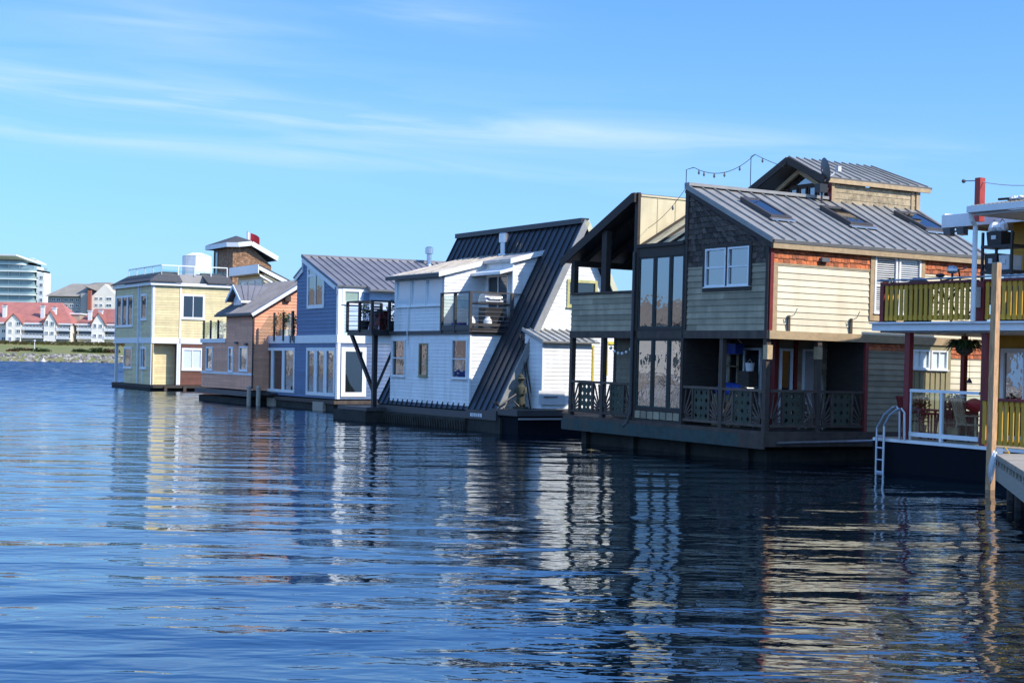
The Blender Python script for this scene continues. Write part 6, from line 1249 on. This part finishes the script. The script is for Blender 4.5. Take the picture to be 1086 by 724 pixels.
# lower deck furniture
def stool(fr, xyz, label, group):
    e = thing(fr, 'bar_stool', xyz, label, 'stool', 0, group)
    for (sx, sy) in ((-1, -1), (1, -1), (1, 1), (-1, 1)): b = MB(); b.bar((sx*.17, sy*.17, 0), (sx*.12, sy*.12, .58), .035); b.build('leg', REDP, e)
    b = MB(); b.lathe((0, 0, .58), [(.17, 0), (.18, .02), (.17, .04)], 12); b.build('seat', REDP, e); return e
def lounge(fr, xyz, rot, label, m_, group):
    e = thing(fr, 'patio_chair', xyz, label, 'chair', rot, group)
    for s_ in (-.26, .26):
        for y in (-.25, .25): b = MB(); b.bar((s_, y, 0), (s_, y*.9, .42 if y > 0 else .62), .035); b.build('leg', m_, e)
        b = MB(); b.box(s_-.03, -.3, .6, s_+.03, .28, .63); b.build('armrest', m_, e)
    b = MB(); [b.box(-.25, -.27+k*.09, .4, .25, -.2+k*.09, .425) for k in range(6)]; b.build('seat', m_, e)
    b = MB(); [b.bar((-.22+k*.11, .22, .42), (-.22+k*.11, .38, 1.0), .07, .02) for k in range(5)]; b.build('backrest', m_, e); return e
q = lambda px, py, x: K.hit(px, py, 'X', x).y
lounge(K, (.7, q(970, 440, .7), .8), 1.2, 'dark red slatted patio chair at the left end of the glass rail', REDP, 'patio chairs on the lower deck')
stool(K, (.9, q(988, 440, .9), .8), 'low red stool left of the white rail post', 'stools behind the glass rail'); stool(K, (1.0, q(1003, 440, 1.0), .8), 'low red stool just right of the white rail post', 'stools behind the glass rail')
lounge(K, (.8, q(1014, 440, .8), .8), -.7, 'slatted patio chair with green cushion behind the glass rail', DARKW, 'patio chairs on the lower deck')
lounge(K, (.7, q(1030, 440, .7), .8), .3, 'pale reclining patio chair at the right end of the glass rail', ROUGHW, 'patio chairs on the lower deck')
e = thing(K, 'side_table', (1.2, q(985, 430, 1.2), .8), 'narrow dark red table behind the stools on the lower deck', 'table'); b = MB(); b.box(-.25, -.5, .66, .25, .5, .7); b.build('tabletop', REDP, e)
for (sx, sy) in ((-1, -1), (1, -1), (1, 1), (-1, 1)): b = MB(); b.bar((sx*.2, sy*.42, 0), (sx*.2, sy*.42, .66), .04); b.build('leg', REDP, e)
yy0 = q(1020, 418, 1.4); e = thing(K, 'cushion_stack', (1.4, yy0, .8), 'white and red cushions piled on a stand behind the glass rail', 'cushions'); b = MB(); b.box(-.2, -.35, 0, .2, .35, .7); b.build('stand', DARKW, e); b = MB(); b.blob((0, .1, .88), .2, .2, .2, 10, 7, .1); b.build('white_cushion', PLASTW, e); b = MB(); b.blob((.05, -.35, .85), .2, .25, .16, 10, 7, .1); b.build('red_cushion', REDC, e)
for k, (px, x_, lab, s_) in enumerate(((976, 1.3, 'tall bare stemmed pot plant left of the stools', .35), (1012, 1.1, 'bushy dark green pot plant in the middle of the glass rail', .38))):
    e = thing(K, 'potted_plant', (x_, q(px, 440, x_), .8), lab, 'plant'); b = MB(); b.lathe((0, 0, 0), [(.12, 0), (.17, .3)], 12); b.build('pot', TANW, e); b = MB(); leafmass(b, (0, 0, .4+s_), s_*.7, s_*.7, s_*1.1, 200, .055); b.build('foliage', LEAF, e)
# hanging basket
qh = K.hit(1023, 365, 'X', .7); e = thing(K, 'hanging_basket', (.7, qh.y, qh.z-.1), 'dark green hanging fern basket below the upper deck', 'hanging basket')
b = MB(); b.blob((0, 0, -.02), .2, .2, .14, 10, 6); b.build('basket', BROWNW, e); b = MB()
for k in range(170):
    a = random.uniform(0, 6.28); l = random.uniform(.2, .48); p0 = Vector((math.cos(a)*.1, math.sin(a)*.1, .08)); p1 = p0+Vector((math.cos(a)*l*.6, math.sin(a)*l*.6, random.uniform(.0, .14))); p2 = p1+Vector((math.cos(a)*l*.45, math.sin(a)*l*.45, -random.uniform(.05, .25)))
    s_ = Vector((-math.sin(a), math.cos(a), 0))*.03; b.face([p0-s_, p0+s_, p1+s_, p1-s_]); b.face([p1-s_, p1+s_, p2])
b.build('foliage', LEAF, e); b = MB(); [b.tube([(math.cos(t)*.18, math.sin(t)*.18, .03), (0, 0, 3.3-(qh.z-.1))], .006, 4) for t in (0, 2.1, 4.2)]; b.build('chain', BLACKM, e)
qh = K.hit(1028, 403, 'X', .9); e = thing(K, 'wind_chime', (.9, qh.y, qh.z), 'small dark bell chime hanging right of the fern basket', 'wind chime'); b = MB(); b.lathe((0, 0, -.07), [(.07, 0), (.05, .06), (.02, .11)], 10); b.build('bell', BLACKM, e); b = MB(); b.tube([(0, 0, .03), (0, 0, 3.28-qh.z)], .005, 4); b.build('cord', BLACKM, e)
# swim ladder
lad = Frame(938, 470, 36.5, 30, 0)
e = thing(K, 'swim_ladder', (0, 0, 0), 'shiny steel swim ladder rising from the water beside the red post', 'ladder')
def lp(px, py, x): h_ = K.hit(px, py, 'Y', x); return h_
pts_ = []
for (pA_, pB2, pC2) in (((929, 492), (929.5, 455), (949, 431)), ((936.5, 495), (937, 453), (954, 433))):
    A_, B_, C_ = [K.hit(*q_, 'X', -.22) for q_ in (pA_, pB2, pC2)]; M_ = B_.lerp(C_, .5)+Vector((0, .06, .06)); pts_.append(A_)
    b = MB(); b.tube([(-.22, A_.y, -.5), (-.22, A_.y, B_.z-.08), (-.22, B_.y-.02, B_.z+.04), M_, C_-Vector((0, -.06, .02)), C_+Vector((0, -.06, .0)), (-.16, C_.y-.1, C_.z-.1), (-.14, C_.y-.1, .8)], .03, 8); b.build('side_rail', GREYST, e)
b = MB(); [b.tube([(-.22, pts_[0].y, z), (-.22, pts_[1].y, z)], .022, 8) for z in (-.3, 0., .28, .56, .84)]; b.build('rungs', GREYST, e)
# piling and dock
D = Frame(1050, 519, 31, 30, 0)
e = empty('dock_piling', D.M @ Matrix.Rotation(.022, 4, 'Y'), 'tall brown timber piling standing in the water at the dock end', 'piling')
zt_ = D.X(1056, 279)[1]; b = MB(); b.bar((0, 0, -.6), (0, 0, zt_), .13, .14, up=(0, 1, 0)); b.build('timber', PILE, e)
b = MB(); b.box(-.06, -.07, zt_, .06, .07, zt_+.02); b.build('cut_top', DOCKW, e)
DZ = .85
D = Frame(1055.5, 492, 29.3, -12.7, 0)
e = empty('dock', D.M, 'sunlit weathered plank dock corner on dark piles at the lower right edge', 'dock')
b = MB()
for k in range(80): b.box(-.02, -.145-k*.15, DZ-.05, 3.2, -.01-k*.15, DZ)
b.build('planks', DOCKW, e); b = MB(); b.box(.0, -12, .34, .08, -.02, .62); b.box(.08, -.1, .34, 3.2, -.02, .62); b.box(.0, -12, .74, .06, -.02, .798); b.build('side_beam', DOCKW, e)
b = MB()
for k in range(22): b.box(.03, -.2-k*.55, .62, .12, -.02-k*.55, .74)
b.build('spacer_block', DOCKW, e)
b = MB(); b.box(.3, -12, .3, 3, -.3, .6); b.build('under_frame', DARKW, e)
b = MB(); [b.tube([(.3, y, -.8), (.3, y, .4)], .14, 10) for y in (-.6, -2.0, -4.)]; b.build('pile', DARKW, e)
e = thing(D, 'rope_coil', (.02, -.35, DZ), 'white and yellow mooring rope looped over the dock edge beside the piling', 'rope')
b = MB()
for k in range(4):
    y0_ = .3-.16*k; pts = [(-.05+.03*math.sin(t)-.05*(1-math.cos(t)), y0_+.09*math.sin(t), .05-.22*(1-math.cos(t))*(1+.12*k)) for t in [2*math.pi*j/14 for j in range(15)]]; b.tube(pts, .012, 6)
b.build('rope_loops', PLASTW, e); b = MB(); b.tube([(.05, .05, .1), (.12, -.1, .14), (.2, -.05, .03), (.1, .1, .04)], .015, 6); b.build('knot', YELP, e)
b = MB(); b.box(-.04, -.06, 0, .08, .06, .12); b.build('cleat', GREYST, e)
